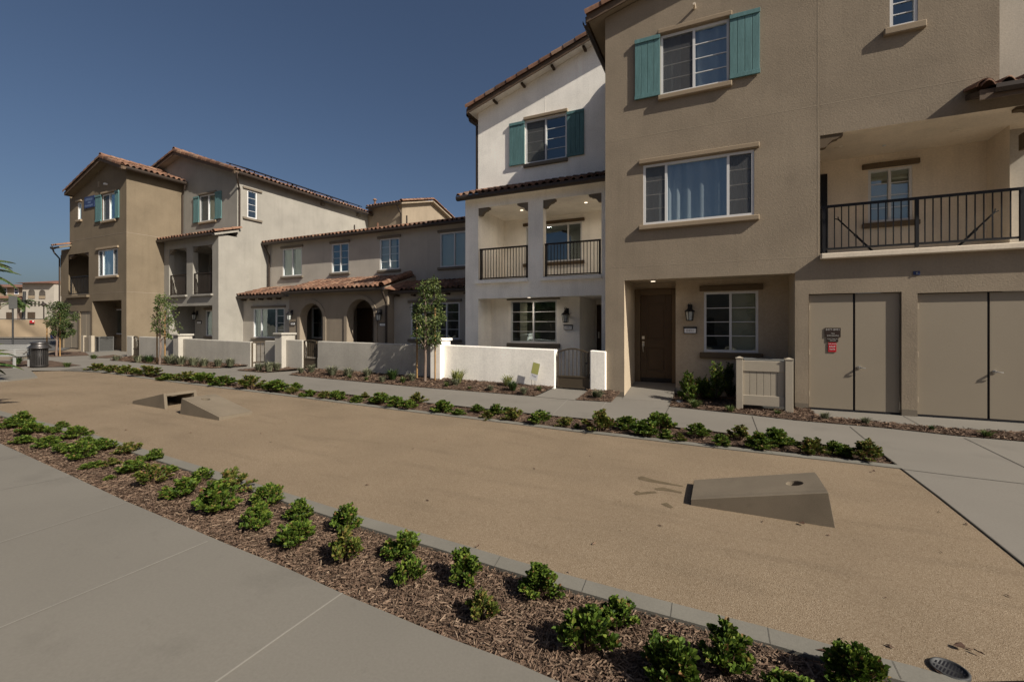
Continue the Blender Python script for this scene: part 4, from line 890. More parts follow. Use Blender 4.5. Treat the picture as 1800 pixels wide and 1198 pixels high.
room(b1, M['tan1'], b_1[0] - .9, b_1[1], Y1 + .003, Y1 + 1.7, b_1[2], b_1[3] + .05, 'lrtf'); wall(b1, surf('dark_screen', (.06, .055, .055), .9), FP(Y1 + 1.7), b_1[0] - .9, b_1[1], b_1[2], b_1[3] + .05, name='balcony_door')  # near-black sheet across the whole back of the balcony
m = MB(); m.pbox(P1, b_1[0] - .1, b_1[1] + .08, b_1[2] - .13, b_1[2] - .02, -.2, .13); m.build('balcony_ledge', M['tan1'], b1); railing(b1, b_1[0] + .02, b_1[1] - .02, Y1 + .08, b_1[2] + .08, b_1[2] + .98, 13, (b_1[0] + .05, b_1[1] - .05), mat='black')
corbel(b1, b_1[0] + .002, b_1[3] - .002, Y1 + .03, 1, 'wood', .5); corbel(b1, b_1[1] - .002, b_1[3] - .002, Y1 + .03, -1, 'wood', .5)
zl1 = ZF(93, 436, Y1 - .5) + .05; xl1 = XF(93, Y1 - .5); deck(b1, (xl1, Y1 - .5, zl1), (XL1 + .2, Y1 - .5, zl1), (xl1, Y1 - .003, zl1 + .17), .14); tiles(b1, (xl1, Y1 - .5, zl1), (XL1 + .25, Y1 - .5, zl1), (xl1, Y1, zl1 + .17), seed=12)
deck(b1, (xl1, Y1 - .003, zl1 + .17), (XL1, Y1 - .003, zl1 + .17), (xl1, Y1 + 4, zl1 + 1.2), .14); tiles(b1, (xl1, Y1, zl1 + .17), (XL1, Y1, zl1 + .17), (xl1, Y1 + 4, zl1 + 1.2), seed=13); gutter(b1, (xl1, Y1 - .5, zl1), (XL1 - .1, Y1 - .5, zl1))
downspout(b1, [(xl1 + .1, Y1 - .55, zl1 - .1), (xl1 + .15, Y1 - .5, zl1 - .3), (XE1 - .05, Y1 - .05, zl1 - .5), (XE1 - .05, Y1 - .05, .4)], .06)
# recess, storage doors
room(b1, M['tan1'], r_1[0], r_1[1], Y1 + .003, Y1 + 1.6, 0, r_1[3] + .02, 'lt'); w_r1 = rf(Y1 + 1.0, 202.8, 214, 543.5, 543, 587, 587.5)
wall(b1, M['tan1'], FP(Y1 + 1.0), XF(200, Y1 + 1.0), r_1[1] + .1, 0, r_1[3] + .02, [w_r1], reveal=.07); window(b1, FP(Y1 + 1.0), w_r1, (1,), (1,), 'trimdark', 'trimdark', ext=.1); wall(b1, M['tan1'], FP(Y1 + 1.6), r_1[0], XF(200, Y1 + 1.0), 0, r_1[3] + .02)
m = MB(); x_ = XF(200, Y1 + 1.0); m.quad((x_, Y1 + 1.0, 0), (x_, Y1 + 1.6, 0), (x_, Y1 + 1.6, r_1[3]), (x_, Y1 + 1.0, r_1[3])); m.build('wall', M['tan1'], b1, fix=False)
for o_ in (s1a, s1b):
    mid = (o_[0] + o_[1]) / 2
    for (a, c) in ((o_[0] + .01, mid - .015), (mid + .015, o_[1] - .01)):
        m = MB(); m.pbox(P1, a, c, .45, o_[3] - .02, -.1, -.05); m.build('storage_door', M['doortan'], b1)
    m = MB(); m.quad(P1.pt(o_[0], .3, -.11), P1.pt(o_[1], .3, -.11), P1.pt(o_[1], o_[3], -.11), P1.pt(o_[0], o_[3], -.11)); m.build('closet_back', M['gap'], b1, fix=False)
# ================================================================== GROUND
def sheet(name, pts, dz, mat, k='structure'):
    bm = bmesh.new(); vs = [bm.verts.new((p[0], p[1], 0)) for p in pts]; bm.faces.new(vs)
    bmesh.ops.triangulate(bm, faces=bm.faces)
    for v_, p in zip(vs, pts): v_.co.z = p[2] if len(p) > 2 else 0
    for x in (-2.0, -42.0):
        bmesh.ops.bisect_plane(bm, geom=bm.verts[:] + bm.edges[:] + bm.faces[:], plane_co=(x, 0, 0), plane_no=(1, 0, 0))
    for v in bm.verts: v.co.z += gz(v.co.x) + dz
    for f in bm.faces:
        f.normal_update()
        if f.normal.z < 0: f.normal_flip()
    me = D.meshes.new(name); bm.to_mesh(me); bm.free(); me.materials.append(mat)
    o = link(name, me); o['kind'] = k
    return o
def g2(*pp): return [G(x, y)[:2] for x, y in pp]
sheet('ground', [(-4000, -2500), (4000, -2500), (4000, 4500), (-4000, 4500)], -.07, M['dirt'])
paveE = [(-140, 722), (0, 778.6), (120, 833), (222, 880.5), (400, 955.6), (500, 995.8), (602, 1042), (778.6, 1116.5), (900, 1160.7), (985, 1198), (1120, 1252), (1300, 1330)]
gravF = [(-140, 683), (0, 721.7), (50, 735.9), (133.6, 755), (233.7, 783.5), (366.8, 824), (483.6, 860.5), (616.7, 902), (783.6, 949), (900, 983.7), (1000, 1011.8), (1100, 1039), (1200, 1065), (1350, 1104), (1500, 1145), (1600, 1170), (1690, 1196), (1900, 1262)]
gravB = [(147, 650), (300, 670.6), (466.7, 690.8), (560, 702.5), (710, 721.7), (860, 739.3), (990, 755.6), (1100, 768), (1250, 786), (1400, 802.6), (1585, 823.3)]
bedB = [(142, 645.5), (300, 659.5), (466, 678), (598, 691), (740, 706), (846.7, 717), (965, 729.5), (1080, 739), (1191.7, 750.5), (1250, 757), (1396.7, 774.5), (1544, 791.3)]
W_pave, W_gf, W_gb, W_bb = g2(*paveE), g2(*gravF), g2(*gravB), g2(*bedB)
def offset(poly, d):
    out = []
    for i, p in enumerate(poly):
        a = Vector(poly[max(i - 1, 0)]); b = Vector(poly[min(i + 1, len(poly) - 1)]); t = (b - a).normalized(); out.append((p[0] - t.y * d, p[1] + t.x * d))
    return out
kF = offset(W_gf, -.135); kB = offset(W_gb, .14)
sheet('pavement', W_pave + [(3, -6), (-30, -14), (-45, 2)], 0.0, M['conc'])
sheet('mulch_bed', W_pave + kF[::-1], -.028, M['mulch'])
gravR = g2((1585, 823.3), (1650, 872), (1720, 927), (1800, 991)) + [G(2050, 1185)[:2]]
sheet('gravel_court', W_gf[:-1] + [gravR[-1]] + gravR[::-1][1:] + W_gb[::-1][1:] + g2((100, 651.5), (-60, 655), (-200, 659)), -.006, M['gravel'])
sheet('mulch_bed', kB + g2((1577, 815.2)) + W_bb[::-1], -.03, M['mulch'])
def kerbstrip(name, a, b, zt):
    m = MB()
    for i in range(len(a) - 1):
        P = [a[i], a[i + 1], b[i + 1], b[i]]
        m.hexa([(x, y, gz(x) - .12) for x, y in P] + [(x, y, gz(x) + zt) for x, y in P])
    o = m.build(name, M['kerb']); o['kind'] = 'structure'; return o
kerbstrip('kerb', W_gf, kF, .006); kerbstrip('kerb', W_gb, kB, .006)
far = [(-46, 9.6)] 
walk = W_bb[:-1] + g2((1544, 791.3), (1577, 815.2)) + gravR + [(12, 2.2), (12, 18), (-24, 18), (-27.6, 11.0)] + g2((87, 626.5), (0, 633), (-120, 638), (-120, 647), (0, 651), (100, 651.2))
sheet('walkway', walk, 0.0, M['walk'])
# street beyond the end of the row
fwd = Vector((-sn, cs, 0)); rgt = Vector((cs, sn, 0))
def atd(px, t): p = fwd * t + rgt * ((px - CX) / F * t); return (p.x, p.y)
sheet('street', [atd(-500, 21.5), atd(108, 22), atd(190, 34.5), atd(-500, 34.5)], -.04, M['asphalt'])
sheet('street_sidewalk', [atd(-500, 34.52), atd(190, 34.52), atd(190, 37.4), atd(-500, 37.4)], .05, M['kerb'])
YW = 10.12
# mulch patches between walkway and houses
patches = [
    g2((560, 664), (735, 680.3), (860, 690), (940, 696.7)) + [(XF(974, YW), YW + .03, .12), (XF(559, YW), YW + .03, .10)] + g2((543, 650), (508, 659)),
    g2((1011.7, 703), (1075, 706.7)) + [(XL6 + .35, Y6 + .01, .1), (XL6 - .02, YW + .03, .12), (XF(1037, YW), YW + .03, .12)],
    g2((1177, 714.5), (1300, 727), (1400, 738.8), (1560, 752.5), (1680, 765.8), (1800, 776), (2000, 797), (2000, 784), (1800, 761), (1680, 754), (1610, 748), (1438, 732.5), (1424.5, 719.5)) + [(XF(1412, Y6), Y6 - .01), (rec[1], Y6 + .02), (rec[1], Yw6 - .01), (xa, Yw6 - .01)],
    g2((193, 632.8), (283, 641.2), (373, 647.5)) + [(XF(436, YW), YW + .03, .05), (XF(300, YW), YW + .03, .04), (XF(230, YW), YW + .03, .02)],
    g2((415, 651), (465, 655), (525, 648.8)) + [(XF(527, YW), YW + .03, .08), (XF(470, YW), YW + .03, .06)],
    g2((160, 628.3), (190, 629.5), (217, 626.5), (200, 623.5)),
    g2((72, 624.5), (90, 627), (157, 624.5), (150, 619), (100, 617)),
    g2((-60, 634), (0, 634.2), (90, 634), (143, 642.5), (98, 645.2), (40, 646.3), (-60, 648)),
]
for p in patches: sheet('mulch_bed', p, .012, M['mulch'])
# ramp up to the brown gate
sheet('entry_path', g2((941, 697), (1011, 703.2)) + [(XF(1036.5, YW), YW + .6, .125), (XF(975.5, YW), YW + .6, .125)], .006, M['walk'])
bp = g2((12, 650), (47, 645.8), (66, 664), (15, 669.8), (-80, 673), (-80, 655)); m = MB(); zb_p = [gz(x) for x, y in bp]
m.add([(x, y, gz(x) - .1) for x, y in bp] + [(x, y, gz(x) + .035) for x, y in bp], [(0, 1, 2, 3, 4, 5), (6, 7, 8, 9, 10, 11)] + [(k, (k + 1) % 6, 6 + (k + 1) % 6, 6 + k) for k in range(6)]); o = m.build('bench_pad', M['conc']); o['kind'] = 'structure'
# closet apron joint, walkway and pavement joints
def jointline(pp, w, mat, dz=.003):
    P = [Vector(G(*q)[:2]) for q in pp]; m = MB()
    for a, b in zip(P[:-1], P[1:]):
        d = (b - a).normalized(); n = Vector((-d.y, d.x)) * w / 2
        N = max(1, int((b - a).length / 1.5))
        for k in range(N):
            u, v = a.lerp(b, k / N), a.lerp(b, (k + 1) / N)
            m.quad(*[(q.x, q.y, gz(q.x) + dz) for q in (u - n, v - n, v + n, u + n)])
    o = m.build('paving_joint', mat); o['kind'] = 'structure'; return o
for pp in ([(602, 1042), (500, 1113), (380, 1198), (330, 1234)], [(365, 951), (200, 1020), (0, 1103), (-100, 1146)], [(224, 882), (120, 915), (-60, 972)], [(128, 836), (40, 853), (-60, 872)], [(46, 800), (-60, 816)], [(982, 1197), (930, 1260)]):
    jointline(pp, .011, M['jointlight'])
for pp in ([(1494, 749.5), (1544, 791)], [(1544, 791.3), (1585, 823.3), (1650, 872), (1720, 927), (1800, 991), (1900, 1068)], [(1695, 769.5), (1800, 820.5), (1900, 868)], [(1588, 824.5), (1680, 836), (1800, 850), (1950, 868)], [(1322, 731), (1334, 763)], [(1183, 702), (1166, 734)], [(1588, 731), (1618, 747.5)]):
    jointline(pp, .012, M['jointdark'])
for pp in ([(1000, 700), (972, 727)], [(1066, 706), (1045, 733)], [(505, 660), (455, 677)], [(410, 652), (350, 665)], [(700, 677.5), (650, 696)], [(800, 686), (762, 708)], [(600, 668), (550, 686)]):
    jointline(pp, .012, M['jointlight'])
def kerbjoint(a, b): jointline([a, b], .0022, M['jointdark'], .0085)
for a, b in (((1031, 1019.5), (1023, 1041)), ((1182, 1060.5), (1179, 1087)), ((1350, 1105), (1355, 1134)), ((1569, 1163), (1585, 1196)), ((880, 978), (868, 999)), ((742, 938), (728, 955)), ((612, 902), (596, 916)), ((480, 861), (463, 873)), ((1250, 786.5), (1246, 776)), ((1467, 810), (1462, 802)), ((1007, 758), (1003, 749)), ((1359, 799), (1353, 790)), ((713, 722.5), (706, 716))): kerbjoint(a, b)

# drag marks in the gravel beside the near board
M['damp'] = surf('scuffed_gravel', (.105, .078, .046), .95, var=.15, vscale=12, fine=.2, fscale=150)
for pts in ([(1121, 838), (1128, 835.5), (1150, 842), (1200, 852.5), (1201, 854), (1165, 849), (1140, 845), (1124, 841.5)], [(1114, 865), (1119, 861), (1126, 864), (1150, 862), (1156, 865), (1130, 867.5), (1118, 869)], [(1150, 857), (1165, 855), (1198, 863), (1199, 865.5), (1170, 861), (1155, 860)], [(1162, 884), (1172, 882), (1184, 890), (1180, 892), (1170, 888)]): sheet('gravel_scuff', g2(*pts), -.003, M['damp'])
# loose chips on the mulch
def inside(p, poly):
    c = False; n = len(poly)
    for i in range(n):
        a, b = poly[i], poly[i - 1]
        if (a[1] > p[1]) != (b[1] > p[1]) and p[0] < (b[0] - a[0]) * (p[1] - a[1]) / (b[1] - a[1]) + a[0]: c = not c
    return c
def chips(poly, dens, dz, mat, lo=.02, hi=.065, xmin=-40, tmax=60, wide=1.0, seed=3):
    hi_pts = [p for p in poly if len(p) > 2]; lo_pts = [p for p in poly if len(p) < 3]
    def lift(x, y):
        if not hi_pts: return 0
        ytop = YW; a = sorted(lo_pts, key=lambda p: abs(p[0] - x))[:2]; yb = sum(p[1] for p in a) / len(a); hh = sum(p[2] for p in hi_pts) / len(hi_pts)
        return hh * min(1, max(0, (y - yb) / max(.05, ytop - yb)))
    rr = random.Random(seed); m = MB(); xs = [p[0] for p in poly]; ys = [p[1] for p in poly]
    x0, x1, y0, y1 = max(min(xs), xmin), max(xs), min(ys), max(ys); cell = .25
    nx, ny = int((x1 - x0) / cell) + 1, int((y1 - y0) / cell) + 1
    for i in range(nx):
        for j in range(ny):
            cx, cy = x0 + (i + .5) * cell, y0 + (j + .5) * cell; t = -cx * sn + cy * cs
            if t < .8 or t > tmax: continue
            if not any(inside((cx + a * cell, cy + b * cell), poly) for a in (-.5, 0, .5) for b in (-.5, 0, .5)): continue
            d = dens / max(1, (t / 3.2)) ** 1.25; n = d * cell * cell; n = int(n) + (rr.random() < n % 1)
            big = max(1, t / 4.5) ** .5
            for _ in range(n):
                x, y = cx + rr.uniform(-.5, .5) * cell, cy + rr.uniform(-.5, .5) * cell
                if not inside((x, y), poly): continue
                L = rr.uniform(lo, hi) * big * (1.5 if rr.random() < .06 else 1); w = rr.uniform(.0025, .0075) * big * wide; a = rr.uniform(0, 6.283); ti = rr.gauss(0, .22); z = gz(x) + dz + lift(x, y) + rr.uniform(.004, .024)
                dx, dy, dzz = math.cos(a) * L / 2, math.sin(a) * L / 2, math.sin(ti) * L / 2; px_, py_ = -math.sin(a) * w / 2, math.cos(a) * w / 2; h = rr.uniform(-.5, .5) * w
                m.add([(x - dx - px_, y - dy - py_, z - dzz - h), (x + dx - px_ * .6, y + dy - py_ * .6, z + dzz - h), (x + dx + px_ * .6, y + dy + py_ * .6, z + dzz + h), (x - dx + px_, y - dy + py_, z - dzz + h)], [(0, 1, 2, 3)])
    o = m.build('mulch_chips', mat, fix=False); o['kind'] = 'stuff'; o['label'] = 'loose brown wood chips covering the planting bed'
    return o
shr = lambda poly: poly
chips(W_pave + kF[::-1], 10500, -.028, M['chip'], .014, .048, seed=3)
chips(kB + W_bb[::-1], 3600, -.03, M['chip2'], .02, .06, seed=4)
for k, p in enumerate(patches[:5]): chips(p, 3600, .012, M['chip2'], .02, .06, seed=20 + k, wide=1.5)

# ================================================================== PLANTS
def leafquad(m, c, d, n, L, W, fold=.25):
    d = d.normalized(); s = d.cross(n)
    if s.length < 1e-4: return
    s.normalize(); nn = s.cross(d).normalized(); h = nn * (W * fold)
    b, t = c, c + d * L - nn * (L * .12)
    m.add([b, c + d * (L * .35) + s * (W * .5) + h, c + d * (L * .8) + s * (W * .36) + h, t, c + d * (L * .8) - s * (W * .36) + h, c + d * (L * .35) - s * (W * .5) + h], [(0, 1, 2, 3), (0, 3, 4, 5)])
def rdir(rr, zmin=-.2):
    while True:
        v = Vector((rr.uniform(-1, 1), rr.uniform(-1, 1), rr.uniform(-1, 1)))
        if .05 < v.length < 1 and v.normalized().z > zmin: return v.normalized()
def shrubmesh(seed, Rr=.17, H=.25, ns=24, per=36, L=.040, W=.031, upright=0.0, sparse=0):
    rr = random.Random(seed); m = MB(); st = MB(); lop = rr.uniform(0, 6.28)
    for k in range(ns):
        a = rr.uniform(0, 6.283); e = rr.uniform(.1, 1.45) if not upright else rr.uniform(.8, 1.5)
        ra = Rr * (1 + .22 * math.cos(a - lop)) * rr.uniform(.75, 1.12)
        tip = Vector((math.cos(a) * math.cos(e) * ra, math.sin(a) * math.cos(e) * ra, .03 + math.sin(e) * H * rr.uniform(.75, 1.08)))
        base = Vector((math.cos(a) * .02, math.sin(a) * .02, -.02)); mid = base.lerp(tip, .5) + Vector((0, 0, .02))
        st.tube([base, mid, tip], [.006, .004, .002], 5)
        for q in range(per):
            f = .35 + .65 * (q / per) ** .7; p = base.lerp(mid, f * 2) if f < .5 else mid.lerp(tip, f * 2 - 1)
            out = rdir(rr, -.3); d = (out + (tip - base).normalized() * .5 + Vector((0, 0, .25))).normalized()
            nrm = (Vector((0, 0, 1)) + rdir(rr, -.5) * .7).normalized(); sc = rr.uniform(.65, 1.15)
            leafquad(m, p + out * rr.uniform(.0, .022), d, nrm, L * sc, W * sc)
    return m, st
PROTO = []
for k in range(7):
    m, st = shrubmesh(100 + k, Rr=.165 + .01 * (k % 3), H=.235 + .015 * (k % 2), ns=(26, 30, 22, 28, 32, 20, 26)[k])
    PROTO.append((m.mesh('shrub', M['leafy' if k in (2, 5) else 'leaf']), st.mesh('stem', M['stem'])))
def put_shrub(i, x, y, wpx, label, group, proto, zs=1.0, rs_=None, name='shrub'):
    gx, gy, g_ = G(x, y); t = -gx * sn + gy * cs
    s = wpx * t / F / .36; rr = random.Random(i * 7 + 3)
    gy += .10 * s; gx -= .0
    o = D.objects.new(name, PROTO[proto][0]); COL.objects.link(o); o.location = (gx, gy, g_ - .02); o.rotation_euler = (0, 0, rr.uniform(0, 6.28)); kx = rr.uniform(.88, 1.12); o.scale = (s * kx, s / kx ** .5, s * zs * rr.uniform(.82, 1.15))
    c = D.objects.new('stem', PROTO[proto][1]); COL.objects.link(c); c.parent = o
    tag(o, label, 'shrub', group); return o
FRONT = [(8, 753, 40), (31, 766, 48), (26, 745, 36), (31, 779, 34), (69, 785, 42), (54, 758, 28), (84, 761, 28), (99, 753, 24), (116, 771, 40), (141, 780, 32), (169, 792, 42), (100, 797, 36), (125, 808, 54), (211, 798, 42), (238, 814, 26), (262, 809, 34), (146, 823, 26), (164, 820, 24), (186, 818, 30), (214, 833, 52), (184, 842, 20), (276, 834, 30), (294, 828, 26), (249, 853, 58), (304, 875, 62), (338, 849, 44), (387, 868, 64), (360, 905, 76), (455, 890, 58), (438, 928, 58), (514, 917, 58), (500, 968, 74), (597, 936, 58), (592, 993, 72), (699, 984, 72), (704, 1032, 64), (808, 1028, 72), (838, 1095, 70), (938, 1054, 76), (1080, 1112, 78), (1018, 1158, 112), (1175, 1226, 124), (1280, 1192, 98), (1508, 1226, 104), (1395, 1262, 110)]
YEL = {13, 18, 23, 26, 33, 37}
def size_word(w, t):
    s = w * t / F
    return 'tiny' if s < .2 else 'small' if s < .28 else 'round' if s < .36 else 'large'
for i, (x, y, w) in enumerate(FRONT):
    pass
order = sorted(range(len(FRONT)), key=lambda i: FRONT[i][0])
for n, i in enumerate(order):
    x, y, w = FRONT[i]; t = depth(x, y); yel = i in YEL
    col = 'yellowing' if yel else 'leafy green'
    k = n + 1; side = f'{ordinal(k)} from left' if k <= 22 else (f'{ordinal(len(FRONT) - k + 1)} from right')
    put_shrub(i, x, y, w, f'{size_word(w, t)} {col} shrub in the near bed, {side}', 'shrubs in the near mulch bed', (2, 5)[i % 2] if yel else (0, 1, 3, 4, 6)[i % 5], zs=.95 if x > 350 else .68)
BACK = [(159, 651, 30), (188, 655.5, 28), (211, 657.5, 28), (243, 662, 44), (284, 669, 32), (316, 669.5, 36), (347, 673.5, 40), (380, 678.5, 40), (402, 670, 12), (425, 684, 46), (470, 689.5, 46), (489, 680, 18), (514, 684, 22), (506, 692, 22), (537, 697.5, 27), (565, 701, 27), (588, 703.5, 26), (620, 708, 25), (637, 698, 18), (658, 711, 42), (690, 716.5, 36), (712, 720.5, 28), (728, 708, 28), (770, 726, 38), (801, 730.5, 26), (836, 724, 26), (852, 736.5, 24), (868, 728, 28), (889, 725, 20), (897, 740.5, 34), (940, 747, 42), (990, 751.5, 28), (1013, 752, 14), (1050, 759.5, 56), (1100, 754, 42), (1132, 768.5, 50), (1157, 757, 46), (1170, 771.5, 28), (1194, 776, 24), (1226, 765.5, 40), (1268, 785, 38), (1300, 772.5, 38), (1335, 791.5, 48), (1368, 784.5, 50), (1430, 801, 48), (1464, 794, 28), (1490, 802, 38), (1531, 811.5, 50)]
BY = {0, 1, 2, 3, 5, 9, 13, 15, 18, 22, 26, 29, 31, 33, 38, 41, 44, 47}
order = sorted(range(len(BACK)), key=lambda i: BACK[i][0])
for n, i in enumerate(order):
    x, y, w = BACK[i]; t = depth(x, y); yel = i in BY; k = n + 1
    side = f'{ordinal(k)} from left' if k <= 24 else f'{ordinal(len(BACK) - k + 1)} from right'
    put_shrub(300 + i, x, y, w * 1.16, f'{size_word(w, t)} {"yellow-green" if yel else "dark green"} shrub in the far bed by the walkway, {side}', 'shrubs in the far mulch bed', (2, 5)[i % 2] if yel else (0, 1, 3, 4, 6)[i % 5], zs=.55 if x < 480 else .7)
# taller shrubs by the near front door
for k, (x, y, w, mt, H, lab) in enumerate([(1208, 708, 34, 'leaf', .62, 'light green upright shrub beside the near front door path'), (1235, 703, 36, 'leaf', .45, 'bushy green shrub in the middle of the clump under the porch window'), (1258, 706, 46, 'leaf', .85, 'tallest green shrub with a pale upright shoot under the porch window'), (1283, 700, 34, 'leafd', .80, 'dark shaded shrub tucked beside the vinyl screen')]):
    gx, gy, g_ = G(x, y); t = -gx * sn + gy * cs; Rr = w * t / F / 2
    m, st = shrubmesh(400 + k, Rr=Rr, H=H, ns=34, per=30, L=.055, W=.035)
    o = m.build('porch_shrub', M[mt], None, fix=False, local=True); o.location = (gx, gy + .12, g_)
    c = st.build('stem', M['stem'], o, local=True); tag(o, lab, 'shrub', 'shrubs beside the near porch')
# grassy tufts
def tuftmesh(seed, H=.28, Rr=.16, n=150):
    rr = random.Random(seed); m = MB()
    for _ in range(n):
        a = rr.uniform(0, 6.283); r0 = rr.uniform(0, Rr * .35); b = Vector((math.cos(a) * r0, math.sin(a) * r0, 0)); sp = rr.uniform(.2, 1) * Rr; h = H * rr.uniform(.45, 1)
        mid = b + Vector((math.cos(a) * sp * .45, math.sin(a) * sp * .45, h * .65)); tip = b + Vector((math.cos(a) * sp, math.sin(a) * sp, h * rr.uniform(.7, 1.0)))
        s = Vector((-math.sin(a), math.cos(a), 0)) * rr.uniform(.004, .009)
        m.add([b - s, b + s, mid + s, mid - s], [(0, 1, 2, 3)]); m.add([mid - s, mid + s, tip], [(0, 1, 2)])
    return m
TP = {('tuft', k): tuftmesh(500 + k).mesh('grass_tuft', M['tuft']) for k in range(3)}
TP[('tufty', 0)] = tuftmesh(510, .34, .2, 110).mesh('grass_tuft', M['tufty']); TP[('leafd', 0)] = tuftmesh(512, .3, .15, 170).mesh('grass_tuft', M['leafd']); TP[('leaf', 0)] = tuftmesh(514, .2, .13, 120).mesh('grass_tuft', M['leaft'])
TUFTS = [(243, 634, 22, 'tuft'), (262, 637, 22, 'leafd'), (300, 638, 28, 'tuft'), (318, 640, 28, 'tuft'), (340, 642, 26, 'tuft'), (358, 643, 24, 'tuft'), (383, 642.5, 22, 'tuft'), (405, 642, 24, 'tuft'), (455, 651, 22, 'tuft'), (473, 652, 28, 'tuft'), (487, 650, 22, 'tuft'), (529, 655, 16, 'tuft'), (547, 654, 22, 'tuft'), (584, 659, 28, 'tuft'), (612, 661, 26, 'tuft'), (615, 664, 12, 'leaf'), (646, 661, 24, 'tuft'), (644, 668.5, 14, 'leaf'), (672, 671, 18, 'tuft'), (690, 667, 28, 'leafd'), (708, 672, 22, 'leaf'), (724, 669, 22, 'tuft'), (785, 679, 18, 'leaf'), (804, 673, 34, 'tufty'), (825, 684, 12, 'leaf'), (801, 677, 20, 'tuft'), (892, 678, 26, 'tufty'), (901, 686, 26, 'leafd'), (921, 692, 20, 'tuft'), (948, 686, 18, 'leaf'), (862, 686, 16, 'tuft'), (1053, 698, 22, 'tuft'), (1045, 697, 14, 'leafd'), (1222, 717, 34, 'leaf'), (1284, 724, 26, 'leaf'), (1367, 729, 20, 'leaf'), (1450, 737.5, 22, 'tuft'), (1521, 746, 22, 'tuft'), (1638, 757, 14, 'leafd'), (1734, 768.5, 30, 'leaf'), (165, 627, 18, 'leaf'), (118, 645, 20, 'leaf'), (30, 640, 22, 'leafd'), (205, 626, 16, 'tuft')]
def GP(px, py):
    d = ray(px, py); z = 0.0
    for _ in range(40):
        t = (z - CH) / d[2]; X, Y = d[0] * t, d[1] * t; z = gz(X) + (.12 * min(1, max(0, (Y - 9.0) / (YW - 9.0))) if X < XL6 + .6 else 0)
    return (X, min(Y, YW - .09), z) if X < XL6 + .3 else (X, Y, z)
TUFTS.sort(key=lambda q: q[0])
WT = {'tuft': 'grey-green grassy', 'tufty': 'pale yellow wispy grassy', 'leafd': 'dark green', 'leaf': 'small bright green'}
def where(x):
    return ('below the far garden wall' if x < 445 else 'beside the middle capped pillar' if x < 535 else 'below the garden wall with tree shadow' if x < 760 else 'below the sunlit white garden wall' if x < 960 else 'in the small square bed by the near tan house' if x < 1100 else 'in the bed beside the vinyl screen' if x < 1400 else 'in the narrow chip strip before the storage doors') if x > 225 else 'in the planting bed near the trash can'
cnt = {}
for x, y, w, mt in TUFTS: cnt[(mt, where(x))] = cnt.get((mt, where(x)), 0) + 1
seen = {}
for i, (x, y, w, mt) in enumerate(TUFTS):
    gx, gy, g_ = GP(x, y); t = -gx * sn + gy * cs; s = w * t / F / .3; k = (mt, where(x)); seen[k] = seen.get(k, 0) + 1
    o = D.objects.new('grass_tuft', TP[(mt, i % 3 if mt == 'tuft' else 0)]); COL.objects.link(o); o.location = (gx, gy, g_ + .005); o.scale = (s, s, s * .8); o.rotation_euler = (0, 0, i * 1.7)
    lab = f'{WT[mt]} tuft {where(x)}' + (f', {ordinal(seen[k])} from the left' if cnt[k] > 1 else '')
    tag(o, lab, 'plant', 'grassy tufts in the chip beds')
# young staked trees
def tree(px, py, top_px, bot_px, wl, wr, label, seed, leaves, stakes, L=.078):
    gx, gy, g_ = G(px, py); t = -gx * sn + gy * cs; rr = random.Random(seed); zt = CH + (HY - top_px) * t / F; zb = CH + (HY - bot_px) * t / F; Rr = (wr - wl) * t / F / 2; off = ((wl + wr) / 2 - px) * t / F
    b = Vector((gx, gy, g_ - .03)); r = thing('young_tree', label, 'tree', b, 'young staked trees along the row')
    m = MB(); tp = [b + Vector((rr.uniform(-.02, .02), rr.uniform(-.02, .02), (zt - .15 - b.z) * k / 7)) for k in range(8)]; m.tube(tp, [.042 - .0045 * k for k in range(8)], 9)
    lv = MB(); cen = []
    for k in range(19):
        f = min(1, max(.02, (k + .5) / 19 + rr.uniform(-.05, .05))); z = zb + (zt - zb) * f; prof = math.sin(math.pi * min(1, .16 + f * .8)) ** .7; a = k * 2.4 + rr.uniform(-.4, .4)
        rad_ = Rr * prof * rr.uniform(.3, 1.08); c = Vector((b.x + off * rgt.x * f + math.cos(a) * rad_, b.y + off * rgt.y * f + math.sin(a) * rad_, z)); s0 = Vector((b.x, b.y, max(zb - .15, z - rad_ * .9 - .1))); m.tube([s0, s0.lerp(c, .6) + Vector((0, 0, .05)), c], [.012, .008, .004], 5); cen.append((c, rr.uniform(.09, .24) * (Rr / .45)))
    m.build('trunk', M['bark'], r)
    for _ in range(leaves):
        c, s = rr.choice(cen); o_ = rdir(rr, -.9); p = c + o_ * s * rr.random() ** .4; p.y = b.y + .10 + (p.y - b.y) * .75; d = (rdir(rr, -.9) + Vector((0, 0, -.75))).normalized(); leafquad(lv, p, d, rdir(rr, -.2), L * rr.uniform(.7, 1.25), L * .42)
    lv.build('crown', M['leafo' if seed == 43 else 'leaft'], r, fix=False)
    tie = MB(); zt_ = b.z + 1.35
    for sx in stakes: 
        q = G(sx[0], sx[1]); tie.bar((b.x, b.y, zt_), (q[0], q[1], zt_), .012, .025)
    tie.build('tree_tie', M['rubber'], r)
    for sx in stakes:
        q = G(sx[0], sx[1]); zz = CH + (HY - sx[2]) * (-q[0] * sn + q[1] * cs) / F; s_ = MB(); s_.tube([(q[0], q[1], q[2] - .05), (q[0], q[1], zz)], [.023, .022], 10, smooth=True); o = s_.build('tree_stake', M['stake']); tag(o, sx[3], 'stake', 'wooden tree stakes')
tree(747.5, 674.3, 495, 602, 718, 786, 'young leafy tree with a narrow crown by the capped white pillar', 41, 2500, [(733, 671, 543, 'wooden stake on the left of the tree by the white pillar'), (764.8, 674, 541, 'wooden stake on the right of the tree by the white pillar')])
